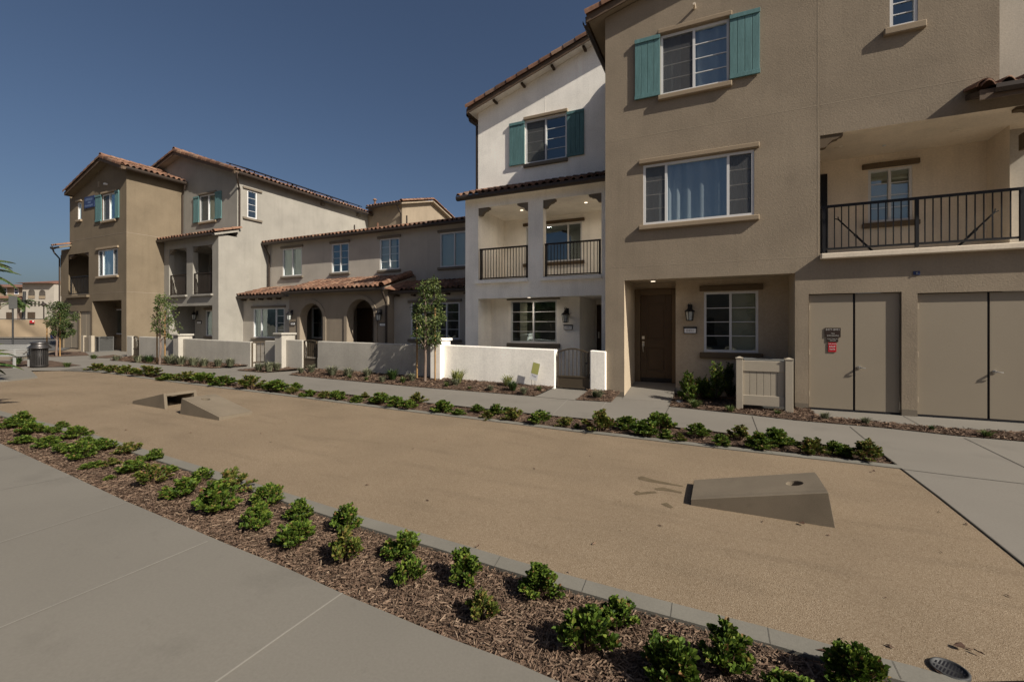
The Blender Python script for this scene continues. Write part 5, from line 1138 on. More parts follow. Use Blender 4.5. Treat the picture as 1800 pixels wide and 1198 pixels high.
tree(282, 640.5, 520, 592, 252, 308, 'slim young tree in front of the sunlit tan side wall', 42, 1100, [(276, 639, 545, 'wooden stake left of the slim tree at the tan side wall'), (290, 640, 545, 'wooden stake right of the slim tree at the tan side wall')])
tree(99.5, 626, 534, 592, 77, 125, 'round-crowned young tree behind the metal trash can', 43, 3000, [(82.5, 624, 565, 'wooden stake on the left of the tree behind the trash can'), (105.5, 626, 550, 'wooden stake on the right of the tree behind the trash can')])
# palms
def frond(m, base, az, L, el, droop, rr):
    n = 16; p = Vector(base); pts = [p.copy()]
    for k in range(n):
        e = el - droop * (k / n) ** 1.3; p = p + Vector((math.cos(az) * math.cos(e), math.sin(az) * math.cos(e), math.sin(e))) * (L / n); pts.append(p.copy())
    m.cur = 1; m.tube(pts, [.012 - .0006 * k for k in range(n + 1)], 5); m.cur = 0
    for k in range(2, n * 3):
        f = k / (n * 3); i = min(int(f * n), n - 1); q = pts[i].lerp(pts[i + 1], f * n - i); d = (pts[i + 1] - pts[i]).normalized(); s = d.cross(Vector((0, 0, 1))).normalized(); ll = L * .26 * math.sin(math.pi * min(.97, .2 + f * .78)) * rr.uniform(.8, 1.1)
        for sg_ in (-1, 1):
            dd = (s * sg_ + d * .75 + Vector((0, 0, -.25))).normalized(); w = d * .017
            m.add([q - w, q + w, q + dd * ll * .6 + w * .8, q + dd * ll * .6 - w * .8], [(0, 1, 2, 3)]); m.add([q + dd * ll * .6 - w * .8, q + dd * ll * .6 + w * .8, q + dd * ll + Vector((0, 0, -.05 * ll))], [(0, 1, 2)])
def palm(x, y, z0, zc, L, nf, label, seed, rt=.06):
    rr = random.Random(seed); r = thing('palm', label, 'palm tree', (x, y, z0), 'small palms'); m = MB(); m.tube([(x, y, z0 - .05), (x + .03, y, (z0 + zc) / 2), (x, y, zc)], [rt * 1.2, rt, rt * .9], 10); m.build('trunk', M['bark'], r)
    m = MB()
    for k in range(nf): frond(m, (x, y, zc), k * 2.399 + rr.uniform(-.2, .2), L * rr.uniform(.8, 1.1), rr.uniform(.1, 1.25), rr.uniform(1.0, 1.7), rr)
    m.build('fronds', [M['palmleaf'], M['stem']], r, fix=False)
def pxpt(px, py, t): p = fwd * t + rgt * ((px - CX) / F * t); return p.x, p.y, CH + (HY - py) * t / F
q = pxpt(-75, 480, 9.0); palm(q[0], q[1], gz(q[0]), q[2], .95, 24, 'taller small palm whose frond tips enter at the left edge against the sky', 61)
q = pxpt(-62, 650, 7.5); palm(q[0], q[1], gz(q[0]), q[2] + .05, .7, 26, 'shorter palm whose dark frond tips show at the lower left edge', 62)
palm(16.6, 1.9, 0, 9.6, 1.6, 11, 'tall palm beyond the right edge casting a feathery shadow on the walkway', 63, .09)

# ================================================================== GARDEN WALLS, GATES

def gwall(b, xa_, xb_, ya_, yb_, mat, Yf=YW, th=.2, zb=-.1):
    a, c = XF(xa_, Yf), XF(xb_, Yf); z0, z1 = ZF(xa_, ya_, Yf), ZF(xb_, yb_, Yf); m = MB()
    m.hexa([(a, Yf, zb), (c, Yf, zb), (c, Yf + th, zb), (a, Yf + th, zb), (a, Yf, z0), (c, Yf, z1), (c, Yf + th, z1), (a, Yf + th, z0)]); return m.build('wall', mat, b, bevel=.022)
def pillar(b, xa_, xb_, ytop, mat, Yf=YW - .16, dp=.5):
    a, c = XF(xa_, Yf), XF(xb_, Yf); z = ZF((xa_ + xb_) / 2, ytop, Yf); m = MB(); m.box(a, c, Yf, Yf + dp, -.1, z); p = m.build('pillar', mat, b, bevel=.015)
    m = MB(); m.box(a - .04, c + .04, Yf - .04, Yf + dp + .04, z + .002, z + .07); m.build('pillar_cap', mat, p, bevel=.012)
def gw(label, px, py): g_ = G(px, py); return thing('garden_wall', label, 'garden wall', g_, 'low garden walls along the row')
b = gw('sunlit white garden wall with the capped pillar at its left end', 860, 676); gwall(b, 777, 975.5, 605.8, 614.2, M['white']); pillar(b, 756, 774, 599, M['white'])
b = gw('short white wall stub right of the brown gate against the tan house', 1050, 686); gwall(b, 1036.8, 1064.5, 615.5, 617.5, M['white'])
b = gw('long greige garden wall carrying the tree shadow', 650, 658); gwall(b, 557.8, 757, 599.3, 606.3, M['gwall'])
b = gw('short garden wall with capped pillar between the two middle gates', 500, 650); gwall(b, 497, 531.5, 596.5, 598, M['gwall']); pillar(b, 482.6, 495.3, 588.5, M['gwall']); gwall(b, 465, 484, 598.6, 599, M['gwall'], Yf=YW + .25)
b = gw('greige garden wall with pillar before the off-white house', 380, 640); gwall(b, 315, 440.5, 594.4, 600.7, M['gwall']); pillar(b, 304, 313.5, 590, M['gwall'])
b = gw('far greige garden wall behind the slim tree', 270, 632); gwall(b, 244, 305, 591.3, 594, M['gwall'])
b = gw('shortest garden wall piece at the corner of the far tan house', 226, 628); gwall(b, 222.5, 232, 590.3, 591, M['gwall'])
def gate(label, xa_, xb_, ys, ymid, yb, nb, Yf=YW + .06, swing=0.0):
    a, c = XF(xa_, Yf), XF(xb_, Yf); zs, zm, z0 = ZF(xa_, ys, Yf), ZF((xa_ + xb_) / 2, ymid, Yf), ZF(xa_, yb, Yf)
    r = thing('garden_gate', label, 'gate', ((a + c) / 2, Yf, z0), 'iron garden gates'); m = MB(); w = c - a; p = .035
    def top(u): f = (u - a) / w; return zs + (zm - zs) * math.sin(math.pi * f)
    m.bar((a + p / 2, Yf, z0 + .02), (a + p / 2, Yf, zs), p); m.bar((c - p / 2, Yf, z0 + .02), (c - p / 2, Yf, zs), p)
    for k in range(12): u, v = a + w * k / 12, a + w * (k + 1) / 12; m.bar((u, Yf, top(u)), (v, Yf, top(v)), .035)
    m.bar((a, Yf, z0 + .05), (c, Yf, z0 + .05), .04); m.bar((a, Yf, z0 + .3), (c, Yf, z0 + .3), .035); m.build('gate_frame', M['ironbrown'], r)
    m = MB(); m.box(a + .03, c - .03, Yf - .006, Yf + .006, z0 + .06, z0 + .29); m.build('kick_plate', M['ironbrown'], r)
    m = MB()
    for k in range(1, nb): u = a + w * k / nb; m.bar((u, Yf, z0 + .3), (u, Yf, top(u) - .01), .016)
    m.build('gate_bars', M['ironbrown'], r)
    m = MB(); m.bar((c - .06, Yf - .03, z0 + .62), (c - .06, Yf + .03, z0 + .62), .03); m.build('latch', M['black'], r)
    for u in (a - .035, c + .035): pass
gate('brown iron garden gate with arched top by the white wall', 979.5, 1035.5, 619, 612.8, 682, 8)
gate('dark iron gate beside the capped pillar of the arched house', 533, 557, 600, 597.8, 646, 7)
gate('small far iron gate at the corner of the far tan house', 233.8, 243.4, 594, 591, 625, 6)
m = MB(); a = XF(443.5, YW + .06); m.bar((a, YW + .05, .15), (a, YW + .05, ZF(443, 602, YW)), .05); m.bar((a, YW + .08, .35), (a + .12, YW + .85, .35), .035); m.bar((a, YW + .08, 1.05), (a + .12, YW + .85, 1.05), .035); m.bar((a + .12, YW + .85, .3), (a + .12, YW + .85, 1.1), .035)
for k in range(1, 6): m.bar((a + .02 * k, YW + .08 + .128 * k, .35), (a + .02 * k, YW + .08 + .128 * k, 1.05), .014)
tag(m.build('garden_gate', M['ironbrown']), 'open iron gate seen edge-on at the end of the greige garden wall', 'gate', 'iron garden gates')

# ================================================================== OBJECTS
# precast bean-bag boards
def boardparts():
    L, W, hl, hh, le, th = 1.07, .56, .055, .275, .045, .05
    m = MB(); prof = [(0, 0), (L, 0), (L - le, hh), (0, hl)]
    for y0 in (0, W - th): m.prism([(x, y0, z) for x, z in prof], (0, th, 0))
    sl = (hh - hl) / (L - le); nn = Vector((-sl, 0, 1)).normalized()
    top = lambda x, y, d=0: Vector((x, y, hl + sl * x)) - nn * d
    cx, cy, r, hw = L - .24, W / 2, .066, .11; N = 24; x1 = L - le
    y0, y1 = th + .0005, W - th - .0005
    def sq(k):
        a = 2 * math.pi * k / N; c, s = math.cos(a), math.sin(a); f = hw / max(abs(c), abs(s)); return (cx + c * f, cy + s * f)
    for d in (0, .05):
        for k in range(N):
            a, b_ = 2 * math.pi * k / N, 2 * math.pi * (k + 1) / N; p, q = sq(k), sq(k + 1)
            m.quad(top(cx + r * math.cos(a), cy + r * math.sin(a), d), top(cx + r * math.cos(b_), cy + r * math.sin(b_), d), top(*q, d), top(*p, d))
        for (a, b_, e, f) in ((0.003, cx - hw, y0, y1), (cx + hw, x1, y0, y1), (cx - hw, cx + hw, y0, cy - hw), (cx - hw, cx + hw, cy + hw, y1)): m.quad(top(a, e, d), top(b_, e, d), top(b_, f, d), top(a, f, d))
    for k in range(N):
        a, b_ = 2 * math.pi * k / N, 2 * math.pi * (k + 1) / N; m.quad(top(cx + r * math.cos(a), cy + r * math.sin(a)), top(cx + r * math.cos(b_), cy + r * math.sin(b_)), top(cx + r * math.cos(b_), cy + r * math.sin(b_), .05), top(cx + r * math.cos(a), cy + r * math.sin(a), .05))
    m.quad(top(x1, y0), top(x1, y1), top(x1, y1, .05), top(x1, y0, .05)); m.quad((0, y0, 0), (0, y1, 0), (0, y1, hl), (0, y0, hl))
    return m
bmz = boardparts(); BM = bmz.mesh('bean_bag_board', M['precast'])
bm_ = bmesh.new(); bm_.from_mesh(BM); bmesh.ops.recalc_face_normals(bm_, faces=bm_.faces); bm_.to_mesh(BM); bm_.free()
for (px, py, flip, lab) in ((1214.4, 886.2, 0, 'near precast tan bean bag toss board with a round hole, on gravel at the right'), (385.3, 738, 1, 'tan bean bag toss board sloping to the right, nearer of the back-to-back pair'), (232.7, 708.7, 0, 'tan bean bag toss board with its open high end showing, left of the back-to-back pair')):
    x, y, z = G(px, py); o = D.objects.new('bean_bag_board', BM); COL.objects.link(o); bv = o.modifiers.new('bevel', 'BEVEL'); bv.width = .003; bv.segments = 2; bv.limit_method = 'ANGLE'; bv.angle_limit = rad(40); o.location = (x, y + (.56 if flip else 0), z - .008); o.rotation_euler = (0, 0, math.pi if flip else 0); tag(o, lab, 'toss board', 'precast bean bag boards on the gravel')
    o.rotation_euler[1] = (.016 if not flip else -.016) if x < -3 else 0
# drain grate
dg = G(1669, 1176); r_ = .072; th_ = thing('drain_grate', 'round dark iron drain grate with slots at the gravel edge', 'drain grate', (dg[0], dg[1], 0))
m = MB(); m.lathe((dg[0], dg[1], 0), [(r_, -.03), (r_, .006), (r_ - .004, .009), (r_ - .011, .009), (r_ - .011, .001), (0, .001)], 40); m.build('grate_ring', M['iron'], th_, fix=False)
m = MB(); ang = rad(-30); ca, sa = math.cos(ang), math.sin(ang)
for k in range(-5, 6):
    v = k * .0125
    for (u0, u1) in ((-.07, -.008), (.008, .07)):
        lim = math.sqrt(max(0, (r_ - .014) ** 2 - v * v)); a, c = max(u0, -lim), min(u1, lim)
        if c - a < .01: continue
        m.hexa([(dg[0] + v_ * ca - u_ * sa, dg[1] + v_ * sa + u_ * ca, z) for z in (.0015, .0022) for (v_, u_) in ((v - .003, a), (v + .003, a), (v + .003, c), (v - .003, c))])
m.build('slots', M['gap'], th_)
for k, (px, py, L, a_, lab) in enumerate([(1686, 1138, .05, .2, 'curled dark dead leaf on gravel above the drain grate'), (1721, 1149.5, .045, 2.6, 'thin brown twig on gravel right of the drain grate'), (1446, 1146, .06, .1, 'brown wood sliver lying on the near kerb'), (839.5, 962, .03, 1.1, 'small dark clod on gravel beside the near kerb'), (1409, 921, .05, .1, 'dark leaf against the base of the near toss board'), (1535, 829, .04, .1, 'dark leaf on gravel by the far kerb corner'), (1646, 1182, .05, 2.5, 'brown sliver beside the drain grate rim')]):
    g_ = G(px, py); m = MB(); n_ = 6; c = Vector((g_[0], g_[1], g_[2] + .012)); d = Vector((math.cos(a_), math.sin(a_), .1)); s = Vector((-math.sin(a_), math.cos(a_), .25)) * L * (.3 if 'leaf' in lab else .12)
    m.add([c - d * L * .5, c - d * L * .1 + s, c + d * L * .3 + s * .8 + Vector((0, 0, .008)), c + d * L * .5, c + d * L * .25 - s, c - d * L * .2 - s + Vector((0, 0, .006))], [(0, 1, 2, 3), (0, 3, 4, 5)]); tag(m.build('fallen_leaf', M['brownleaf'], fix=False), lab, 'leaf litter', 'scraps lying on the court')
# trash can
g_ = G(69.5, 645.3); tx, ty, tz = g_; t_ = thing('trash_can', 'round slatted dark metal trash can with a hooded lid', 'trash can', g_)
m = MB(); m.lathe(g_, [(0, .03), (.172, .03), (.172, .58), (.0, .58)], 32); m.build('liner', M['black'], t_)
m = MB()
for k in range(26):
    a = 2 * math.pi * k / 26; c = Vector((tx + .188 * math.cos(a), ty + .188 * math.sin(a), tz)); ta = Vector((-math.sin(a), math.cos(a), 0)) * .014; ra = Vector((math.cos(a), math.sin(a), 0)) * .012
    m.hexa([c - ta - ra + Vector((0, 0, .06)), c + ta - ra + Vector((0, 0, .06)), c + ta + ra + Vector((0, 0, .06)), c - ta + ra + Vector((0, 0, .06)), c - ta - ra + Vector((0, 0, .58)), c + ta - ra + Vector((0, 0, .58)), c + ta + ra + Vector((0, 0, .58)), c - ta + ra + Vector((0, 0, .58))])
m.build('slats', M['canmetal'], t_)
m = MB()
for z in (.03, .56): m.lathe(g_, [(.185, z), (.203, z), (.203, z + .05), (.185, z + .05), (.185, z)], 36)
m.build('hoop', M['canmetal'], t_)
m = MB(); m.lathe(g_, [(.28, .612), (.285, .63), (.26, .65), (.188, .74), (.23, .79), (.14, .815), (0, .82)], 36); lid = m.build('lid', M['canmetal'], t_, fix=False)
m = MB(); vs = []
for k in range(9):
    a = rad(205 + 9 * k) + TH; vs += [(tx + .1915 * math.cos(a), ty + .1915 * math.sin(a), tz + .655), (tx + .1915 * math.cos(a), ty + .1915 * math.sin(a), tz + .735)]
m.add(vs, [(2 * k, 2 * k + 2, 2 * k + 3, 2 * k + 1) for k in range(8)]); m.build('lid_opening', M['gap'], lid, fix=False)
# bench
g_ = G(41, 646); bx = thing('park_bench', 'grey slatted bench at the left edge beside the trash can', 'bench', g_, rz=TH)
def bb(nm, parts, mt):
    m = MB()
    for p in parts: m.box(*p)
    return m.build(nm, M[mt], bx, local=True)
bb('backrest', [(-1.75, 0, .22 + .012 * k, .235 + .012 * k, .40 + .055 * k, .44 + .055 * k) for k in range(6)], 'benchgrey'); bb('seat', [(-1.75, 0, -.24 + .075 * k, -.18 + .075 * k, .37, .395) for k in range(6)], 'benchgrey')
for x in (-.09, -1.66): bb('leg', [(x, x + .05, -.22, -.17, 0, .37), (x, x + .05, .2, .25, 0, .73), (x, x + .05, -.17, .2, .33, .365)], 'benchgrey')
bb('armrest', [(-.06, -.02, -.24, .24, .58, .61), (-.06, -.02, -.24, -.2, .38, .58)], 'benchgrey')
# vinyl screen and air conditioners
q0, q1 = G(1300, 720), G(1387, 726); YV = (q0[1] + q1[1]) / 2; xa0, xa1, xb0_, xb1_ = XF(1293.8, YV), XF(1306, YV), XF(1380.2, YV), XF(1394.6, YV); zv = ZF(1340, 634.5, YV)
v = thing('vinyl_screen', 'tan vinyl privacy screen with two capped posts', 'screen fence', ((xa0 + xb1_) / 2, YV, 0))
for (a, c) in ((xa0, xa1), (xb0_, xb1_)):
    m = MB(); m.box(a, c, YV, YV + (c - a), -.05, zv + .035); p = m.build('post', M['pvc'], v, bevel=.006); m = MB(); m.box(a - .008, c + .008, YV - .008, YV + c - a + .008, zv + .036, zv + .052); w = (c - a) / 2; m.hexa([(a, YV, zv + .052), (c, YV, zv + .052), (c, YV + 2 * w, zv + .052), (a, YV + 2 * w, zv + .052)] + [((a + c) / 2 + sx * .012, YV + w + sy * .012, zv + .075) for sx, sy in ((-1, -1), (1, -1), (1, 1), (-1, 1))]); m.build('post_cap', M['pvc'], p)
m = MB(); m.box(xa1 + .001, xb0_ - .001, YV + .025, YV + .085, zv - .20, zv); m.box(xa1 + .001, xb0_ - .001, YV + .025, YV + .085, .10, .29); m.build('rail', M['pvc'], v, bevel=.006)
m = MB(); n_ = 6; ww_ = (xb0_ - xa1) / n_
for k in range(n_): m.box(xa1 + k * ww_ + .003, xa1 + (k + 1) * ww_ - .003, YV + .04, YV + .062, .28, zv - .19)
m.build('boards', M['pvc'], v, bevel=.003)
def acunit(label, x0, x1, y0, y1, z0, z1):
    r = thing('air_conditioner', label, 'air conditioner', ((x0 + x1) / 2, (y0 + y1) / 2, z0), 'outdoor air conditioner units'); m = MB(); m.box(x0 + .02, x1 - .02, y0 + .02, y1 - .02, z0 + .03, z1 - .06); m.build('coil_core', M['black'], r)
    m = MB(); n = max(8, int((z1 - z0 - .12) / .035))
    for k in range(n): z = z0 + .05 + (z1 - z0 - .13) * k / n; m.box(x0, x1, y0, y1, z, z + .018)
    for (x, y) in ((x0, y0), (x1, y0), (x0, y1), (x1, y1)): m.box(x - .012, x + .012, y - .012, y + .012, z0 + .02, z1 - .03)
    m.build('louvres', M['acgrey'], r); m = MB(); m.box(x0 - .015, x1 + .015, y0 - .015, y1 + .015, z1 - .07, z1 - .02); m.box(x0 - .015, x1 + .015, y0 - .015, y1 + .015, z0, z0 + .045); m.build('casing', M['acgrey'], r, bevel=.006)
    m = MB(); cx_, cy_ = (x0 + x1) / 2, (y0 + y1) / 2
    for k in range(1, 7): rr_ = .05 * k; m.tube([(cx_ + rr_ * math.cos(a), cy_ + rr_ * math.sin(a), z1 - .012 - .004 * k) for a in [j * math.pi / 12 for j in range(25)]], .005, 5, cap=False)
    for k in range(8): a = k * math.pi / 4; m.tube([(cx_, cy_, z1 - .01), (cx_ + .32 * math.cos(a), cy_ + .32 * math.sin(a), z1 - .03)], .004, 5)
    m.build('fan_guard', M['black'], r)
yA = 9.85; acunit('grey air conditioner unit hidden behind the tan vinyl screen', XF(1306, yA) + .03, XF(1306, yA) + .73, yA, yA + .7, .02, .97)
yB = Y1 - .75; xA = XF(167.8, yB); acunit('grey air conditioner unit in front of the far tan house recess', xA, XF(174, yB), yB, yB + .55, .38, ZF(180, 591, yB))
v = thing('vinyl_screen', 'far tan vinyl screen panel at the corner of the far tan house', 'screen fence', (XF(150, Y1 - 1), Y1 - 1, .4)); yv = Y1 - 1.0
for (a, c) in ((142, 146.5), (155.5, 160.5)): m = MB(); m.box(XF(a, yv), XF(c, yv), yv, yv + .12, .3, ZF(150, 589.5, yv)); m.build('post', M['pvc'], v, bevel=.006)
m = MB(); m.box(XF(146.5, yv), XF(155.5, yv), yv + .03, yv + .09, .42, ZF(150, 592, yv)); m.build('boards', M['doortan'], v)
# yard sign
ysY = YW - .12; PSG = FP(ysY); c0 = FX(940.5, 652.5, ysY); sg_ = thing('yard_sign', 'tilted lime and white yard sign on wire legs by the white wall', 'sign', (c0[0], ysY, .12)); tl = rad(-13); ctl, stl = math.cos(tl), math.sin(tl)
class TiltPL(PL):
    def pt(s, u, z, w=0.0): return Vector((c0[0] + u * ctl - z * stl, ysY - w, c0[1] + u * stl + z * ctl))
TP_ = TiltPL((0, 0, 0), (1, 0, 0), (0, -1, 0)); hw_, hh_ = .098, .215
m = MB(); m.pbox(TP_, -hw_, hw_, -hh_, hh_, -.004, 0); m.build('sign_board', M['signwhite'], sg_); m = MB(); m.pbox(TP_, -hw_ + .006, hw_ - .012, -.06, hh_ - .008, .0005, .002); m.build('lime_panel', M['signlime'], sg_)
text(sg_, 'Tour', TP_, 0, -.115, .001, .062, surf('sign_slate', (.20, .20, .30), .6))
m = MB(); zg = gz(c0[0]) + .09
for u in (-.045, .045): p = TP_.pt(u, -hh_ + .05, -.006); q = TP_.pt(u, -hh_, -.006); m.tube([p, q, (q.x - .0, q.y, zg)], .004, 6)
m.build('wire_leg', M['iron'], sg_)
# rock
g_ = G(1195, 708); bm = bmesh.new(); bmesh.ops.create_icosphere(bm, subdivisions=3, radius=.085); rr = random.Random(4)
from mathutils import noise as mnoise
for vv in bm.verts: vv.co *= 1 + .35 * mnoise.noise(vv.co * 14); vv.co.z *= .6; vv.co += Vector((g_[0], g_[1], g_[2] + .02))
me = D.meshes.new('rock'); bm.to_mesh(me); bm.free(); me.materials.append(surf('dark_rock', (.05, .052, .058), .7, var=.2, vscale=20)); tag(link('rock', me), 'small dark rock in the chips beside the near front door path', 'rock')
# black poles leaning in the near balcony
for k, (p0, p1, lab) in enumerate((((1540, 447), (1477, 383), 'black pole with forked tip leaning left on the near balcony'), ((1677, 441), (1757, 369), 'black pole leaning right on the near balcony'))):
    yy = Y6 + .5; a, c = FX(*p0, yy), FX(*p1, yy); a = (a[0], max(a[1], 2.97)); m = MB(); A, C = Vector((a[0], yy, a[1])), Vector((c[0], yy + .15, c[1])); d = (C - A).normalized(); m.tube([A, A.lerp(C, .5), A.lerp(C, .52), C], [.02, .02, .015, .015], 8); s = Vector((d.z, 0, -d.x)); m.tube([C, C + d * .05 + s * .03], .01, 6); m.tube([C, C + d * .05 - s * .03], .01, 6); m.tube([A.lerp(C, .5), A.lerp(C, .56)], [.026, .026], 8); tag(m.build('leaning_pole', M['black']), lab, 'pole', 'poles on the near balcony')

# ================================================================== FAR END
def IP(t): return PL(fwd * t, rgt, -fwd)
def iu(px, t): return (px - CX) / F * t
def iz(py, t): return CH + (HY - py) * t / F
TF = 37.0; pf = IP(TF); f_ = thing('site_fence', 'tan fabric covered construction fence across the street', 'fence', (pf.pt(iu(40, TF), .5)))
m = MB(); n = 90; u0, u1 = iu(-150, TF), iu(150, TF); zt_, zb_ = iz(561, TF), gz(-40) + .1; vs = []; fs = []; rr = random.Random(8); NZ = 8
for i in range(n + 1):
    u = u0 + (u1 - u0) * i / n
    for j in range(NZ + 1): f = j / NZ; vs.append(pf.pt(u, zb_ + (zt_ - zb_) * f - .04 * abs(math.sin(u * 1.05)) * (f == 1), .05 * math.sin(u * 2.1 + 5 * f) + .04 * mnoise.noise(Vector((u * 1.5, f * 3, 0)))))
for i in range(n):
    for j in range(NZ): a = i * (NZ + 1) + j; fs.append((a, a + NZ + 1, a + NZ + 2, a + 1))
m.add(vs, fs, True); m.build('fabric', M['fabric'], f_, fix=False)
m = MB(); u = u0
while u < u1: m.tube([pf.pt(u, gz(-40), -.12), pf.pt(u, zt_ + .08, -.12)], .03, 8); u += 3.0
m.build('post', M['iron'], f_); m = MB(); m.tube([pf.pt(u0, zt_ + .02, -.1), pf.pt(u1, zt_ + .02, -.1)], .025, 8); m.build('top_rail', M['iron'], f_)
m = MB(); m.pbox(pf, iu(56, TF), iu(64.5, TF), iz(567.5, TF), iz(563, TF), .16, .18); m.build('warning_sign', M['signred'], f_); m = MB(); m.pbox(pf, iu(61, TF), iu(64, TF), iz(565.5, TF), iz(563.5, TF), .181, .185); m.build('warning_sign', M['signwhite'], f_)
TA = 77.0; pa = IP(TA); ab = thing('apartment_building', 'distant cream apartment building with red tile roofs and arched balconies', 'building', pa.pt(iu(50, TA), .6)); gA = .5
def aw(x0, x1, y0, y1, w, mt, nm='wall', dpt=9): m = MB(); m.pbox(pa, iu(x0, TA), iu(x1, TA), y1 if y1 < 3 and y1 > -1 and isinstance(y1, float) and False else iz(y1, TA), iz(y0, TA), w - dpt, w); return m.build(nm, M[mt], ab)
aw(-90, 64, 503, 585, 0, 'aptan'); aw(-90, 64, 525, 585, 1.2, 'pale', dpt=1.1); aw(64, 118, 499, 585, 2.2, 'pale', dpt=10); aw(45, 70, 491.5, 500, -3, 'pale')
def rfm(x0, x1, ye, yr, w, over, dp):
    m = MB(); a, c = iu(x0, TA), iu(x1, TA); ze_, zr_ = iz(ye, TA), iz(yr, TA)
    m.hexa([pa.pt(a, ze_ - .15, w + over), pa.pt(c, ze_ - .15, w + over), pa.pt(c, ze_ - .15, w - dp - over), pa.pt(a, ze_ - .15, w - dp - over)] + [pa.pt(a + .12 * dp, zr_, w - dp * .45), pa.pt(c - .12 * dp, zr_, w - dp * .45), pa.pt(c - .12 * dp, zr_, w - dp * .55), pa.pt(a + .12 * dp, zr_, w - dp * .55)]); m.build('roof', M['redroof'], ab)
rfm(-95, 64, 503.5, 496, 0, .8, 9); rfm(-92, 65, 524.5, 520.5, 1.2, .5, 2.2); rfm(61, 120, 498.5, 491, 2.2, .9, 10)
def awin(x0, x1, y0, y1, w, arched=False):
    a, c, z1, z0 = iu(x0, TA), iu(x1, TA), iz(y0, TA), iz(y1, TA); m = MB()
    if arched:
        r = (c - a) / 2; pts = [(a, z0), (c, z0)] + [((a + c) / 2 + r * math.cos(math.pi * k / 12), z1 - r + r * math.sin(math.pi * k / 12)) for k in range(13)]; m.prism([pa.pt(u, z, w + .02) for u, z in pts], pa.N * .03); o = m.build('arched_opening', M['room'], ab)
        m = MB(); m.pbox(pa, a, c, z0, z0 + .45, w + .06, w + .1); m.build('balcony_panel', M['aptan'], o)
    else:
        m.pbox(pa, a - .12, c + .12, z0 - .12, z1 + .12, w + .01, w + .04); m.pbox(pa, a - .12, c + .12, (z0 + z1) / 2 - .06, (z0 + z1) / 2 + .06, w + .06, w + .075); o = m.build('window', M['vinyl'], ab); m = MB(); m.pbox(pa, a, c, z0, z1, w + .041, w + .055); m.build('pane', M['carblue'], o)
for x in (6.5, 27, 47.5, -15, -36): awin(x - .5, x + 5, 507, 516, 0)
for x0, x1, y0, y1 in ((74.5, 85.5, 510, 525.5), (93, 103.5, 511, 526), ): awin(x0, x1, y0, y1, 2.2, True)
for x0, x1, y0, y1 in ((46.5, 58.5, 529, 544.5), (30.5, 38, 529, 543), (5, 16, 529, 543), (-25, -12, 529, 543)): awin(x0, x1, y0, y1, 1.2, True)
for x in (78, 84.5, 91, 97.5):
    m = MB(); m.pbox(pa, iu(x, TA), iu(x + 3.2, TA), iz(539, TA), iz(530.5, TA), 2.21, 2.24); m.build('window', M['room'], ab)
for x0, x1 in ((5, 12), (25, 36), (46, 58), (73, 86)):
    m = MB(); m.pbox(pa, iu(x0, TA), iu(x1, TA), iz(560, TA), iz(549, TA), 1.21 if x0 < 60 else 2.21, 1.24 if x0 < 60 else 2.24); m.build('doorway', M['wood'], ab)
# street furniture
ts = 24.0; ps = IP(ts); m = MB(); m.tube([ps.pt(iu(22.5, ts), gz(-40) - .1), ps.pt(iu(22.5, ts), iz(522, ts))], .04, 8); o = thing('street_sign', 'grey street sign on a steel post in front of the tan fence', 'street sign', ps.pt(iu(22.5, ts), gz(-40))); m.build('post', M['iron'], o); m = MB(); m.pbox(ps, iu(17, ts), iu(32, ts), iz(542.5, ts), iz(520, ts), .045, .055); m.build('sign_panel', M['acgrey'], o)
tp_ = 45.0; pp_ = IP(tp_); m = MB(); m.tube([pp_.pt(iu(39.5, tp_), 0), pp_.pt(iu(43, tp_), iz(512, tp_))], [.16, .12], 10); tag(m.build('utility_pole', M['iron']), 'leaning grey pole rising behind the tan fence', 'pole')
m = MB(); m.tube([pp_.pt(iu(77, tp_), 0), pp_.pt(iu(77, tp_), iz(537, tp_))], .05, 8); o = thing('street_lamp', 'small dark street lamp in front of the distant building', 'street lamp', pp_.pt(iu(77, tp_), 0)); m.build('post', M['bronze'], o); m = MB(); q = pp_.pt(iu(77, tp_), iz(537, tp_)); m.lathe(q, [(0, 0), (.3, .02), (.22, .16), (.05, .3), (0, .3)], 14); m.build('lamp_head', M['bronze'], o)
q = pp_.pt(iu(13, 44), 0); palm(q.x, q.y, .6, iz(535, 45), 1.7, 22, 'small distant palm behind the tan fence', 71, .12)
# parked car
tc_ = 28.5; u0 = iu(87, tc_); c_ = fwd * tc_ + rgt * u0; car = thing('parked_car', 'dark blue parked car mostly hidden behind the far tan house', 'car', (c_.x, c_.y, gz(c_.x) - .03), rz=TH)
side = [(0, .35), (.03, .62), (.12, .78), (.95, .9), (1.5, 1.38), (2.9, 1.42), (3.6, .98), (4.3, .9), (4.4, .4), (4.2, .22), (.1, .22)]
m = MB(); m.prism([(x, 0, z) for x, z in side], (0, 1.75, 0)); m.build('body', M['carblue'], car, bevel=.05, local=True)
m = MB(); m.prism([(x, -.004, z) for x, z in ((1.15, .95), (1.58, 1.32), (2.85, 1.35), (3.4, .98))], (0, .003, 0)); m.build('window', M['solar'], car, local=True)
for x in (.85, 3.5):
    for y in (-.01, 1.56): m = MB(); m.tube([(x, y, .32), (x, y + .2, .32)], .32, 20); w = m.build('wheel', M['rubber'], car, local=True); m = MB(); m.tube([(x, y - .006, .32), (x, y - .001, .32)], .2, 16); m.build('rim', M['acgrey'], w, local=True)
m = MB(); m.box(.0, .05, .12, .45, .62, .74); m.build('headlight', M['lampglass'], car, local=True); m = MB(); m.box(.0, .05, 1.3, 1.63, .62, .74); m.build('headlight', M['lampglass'], car, local=True)

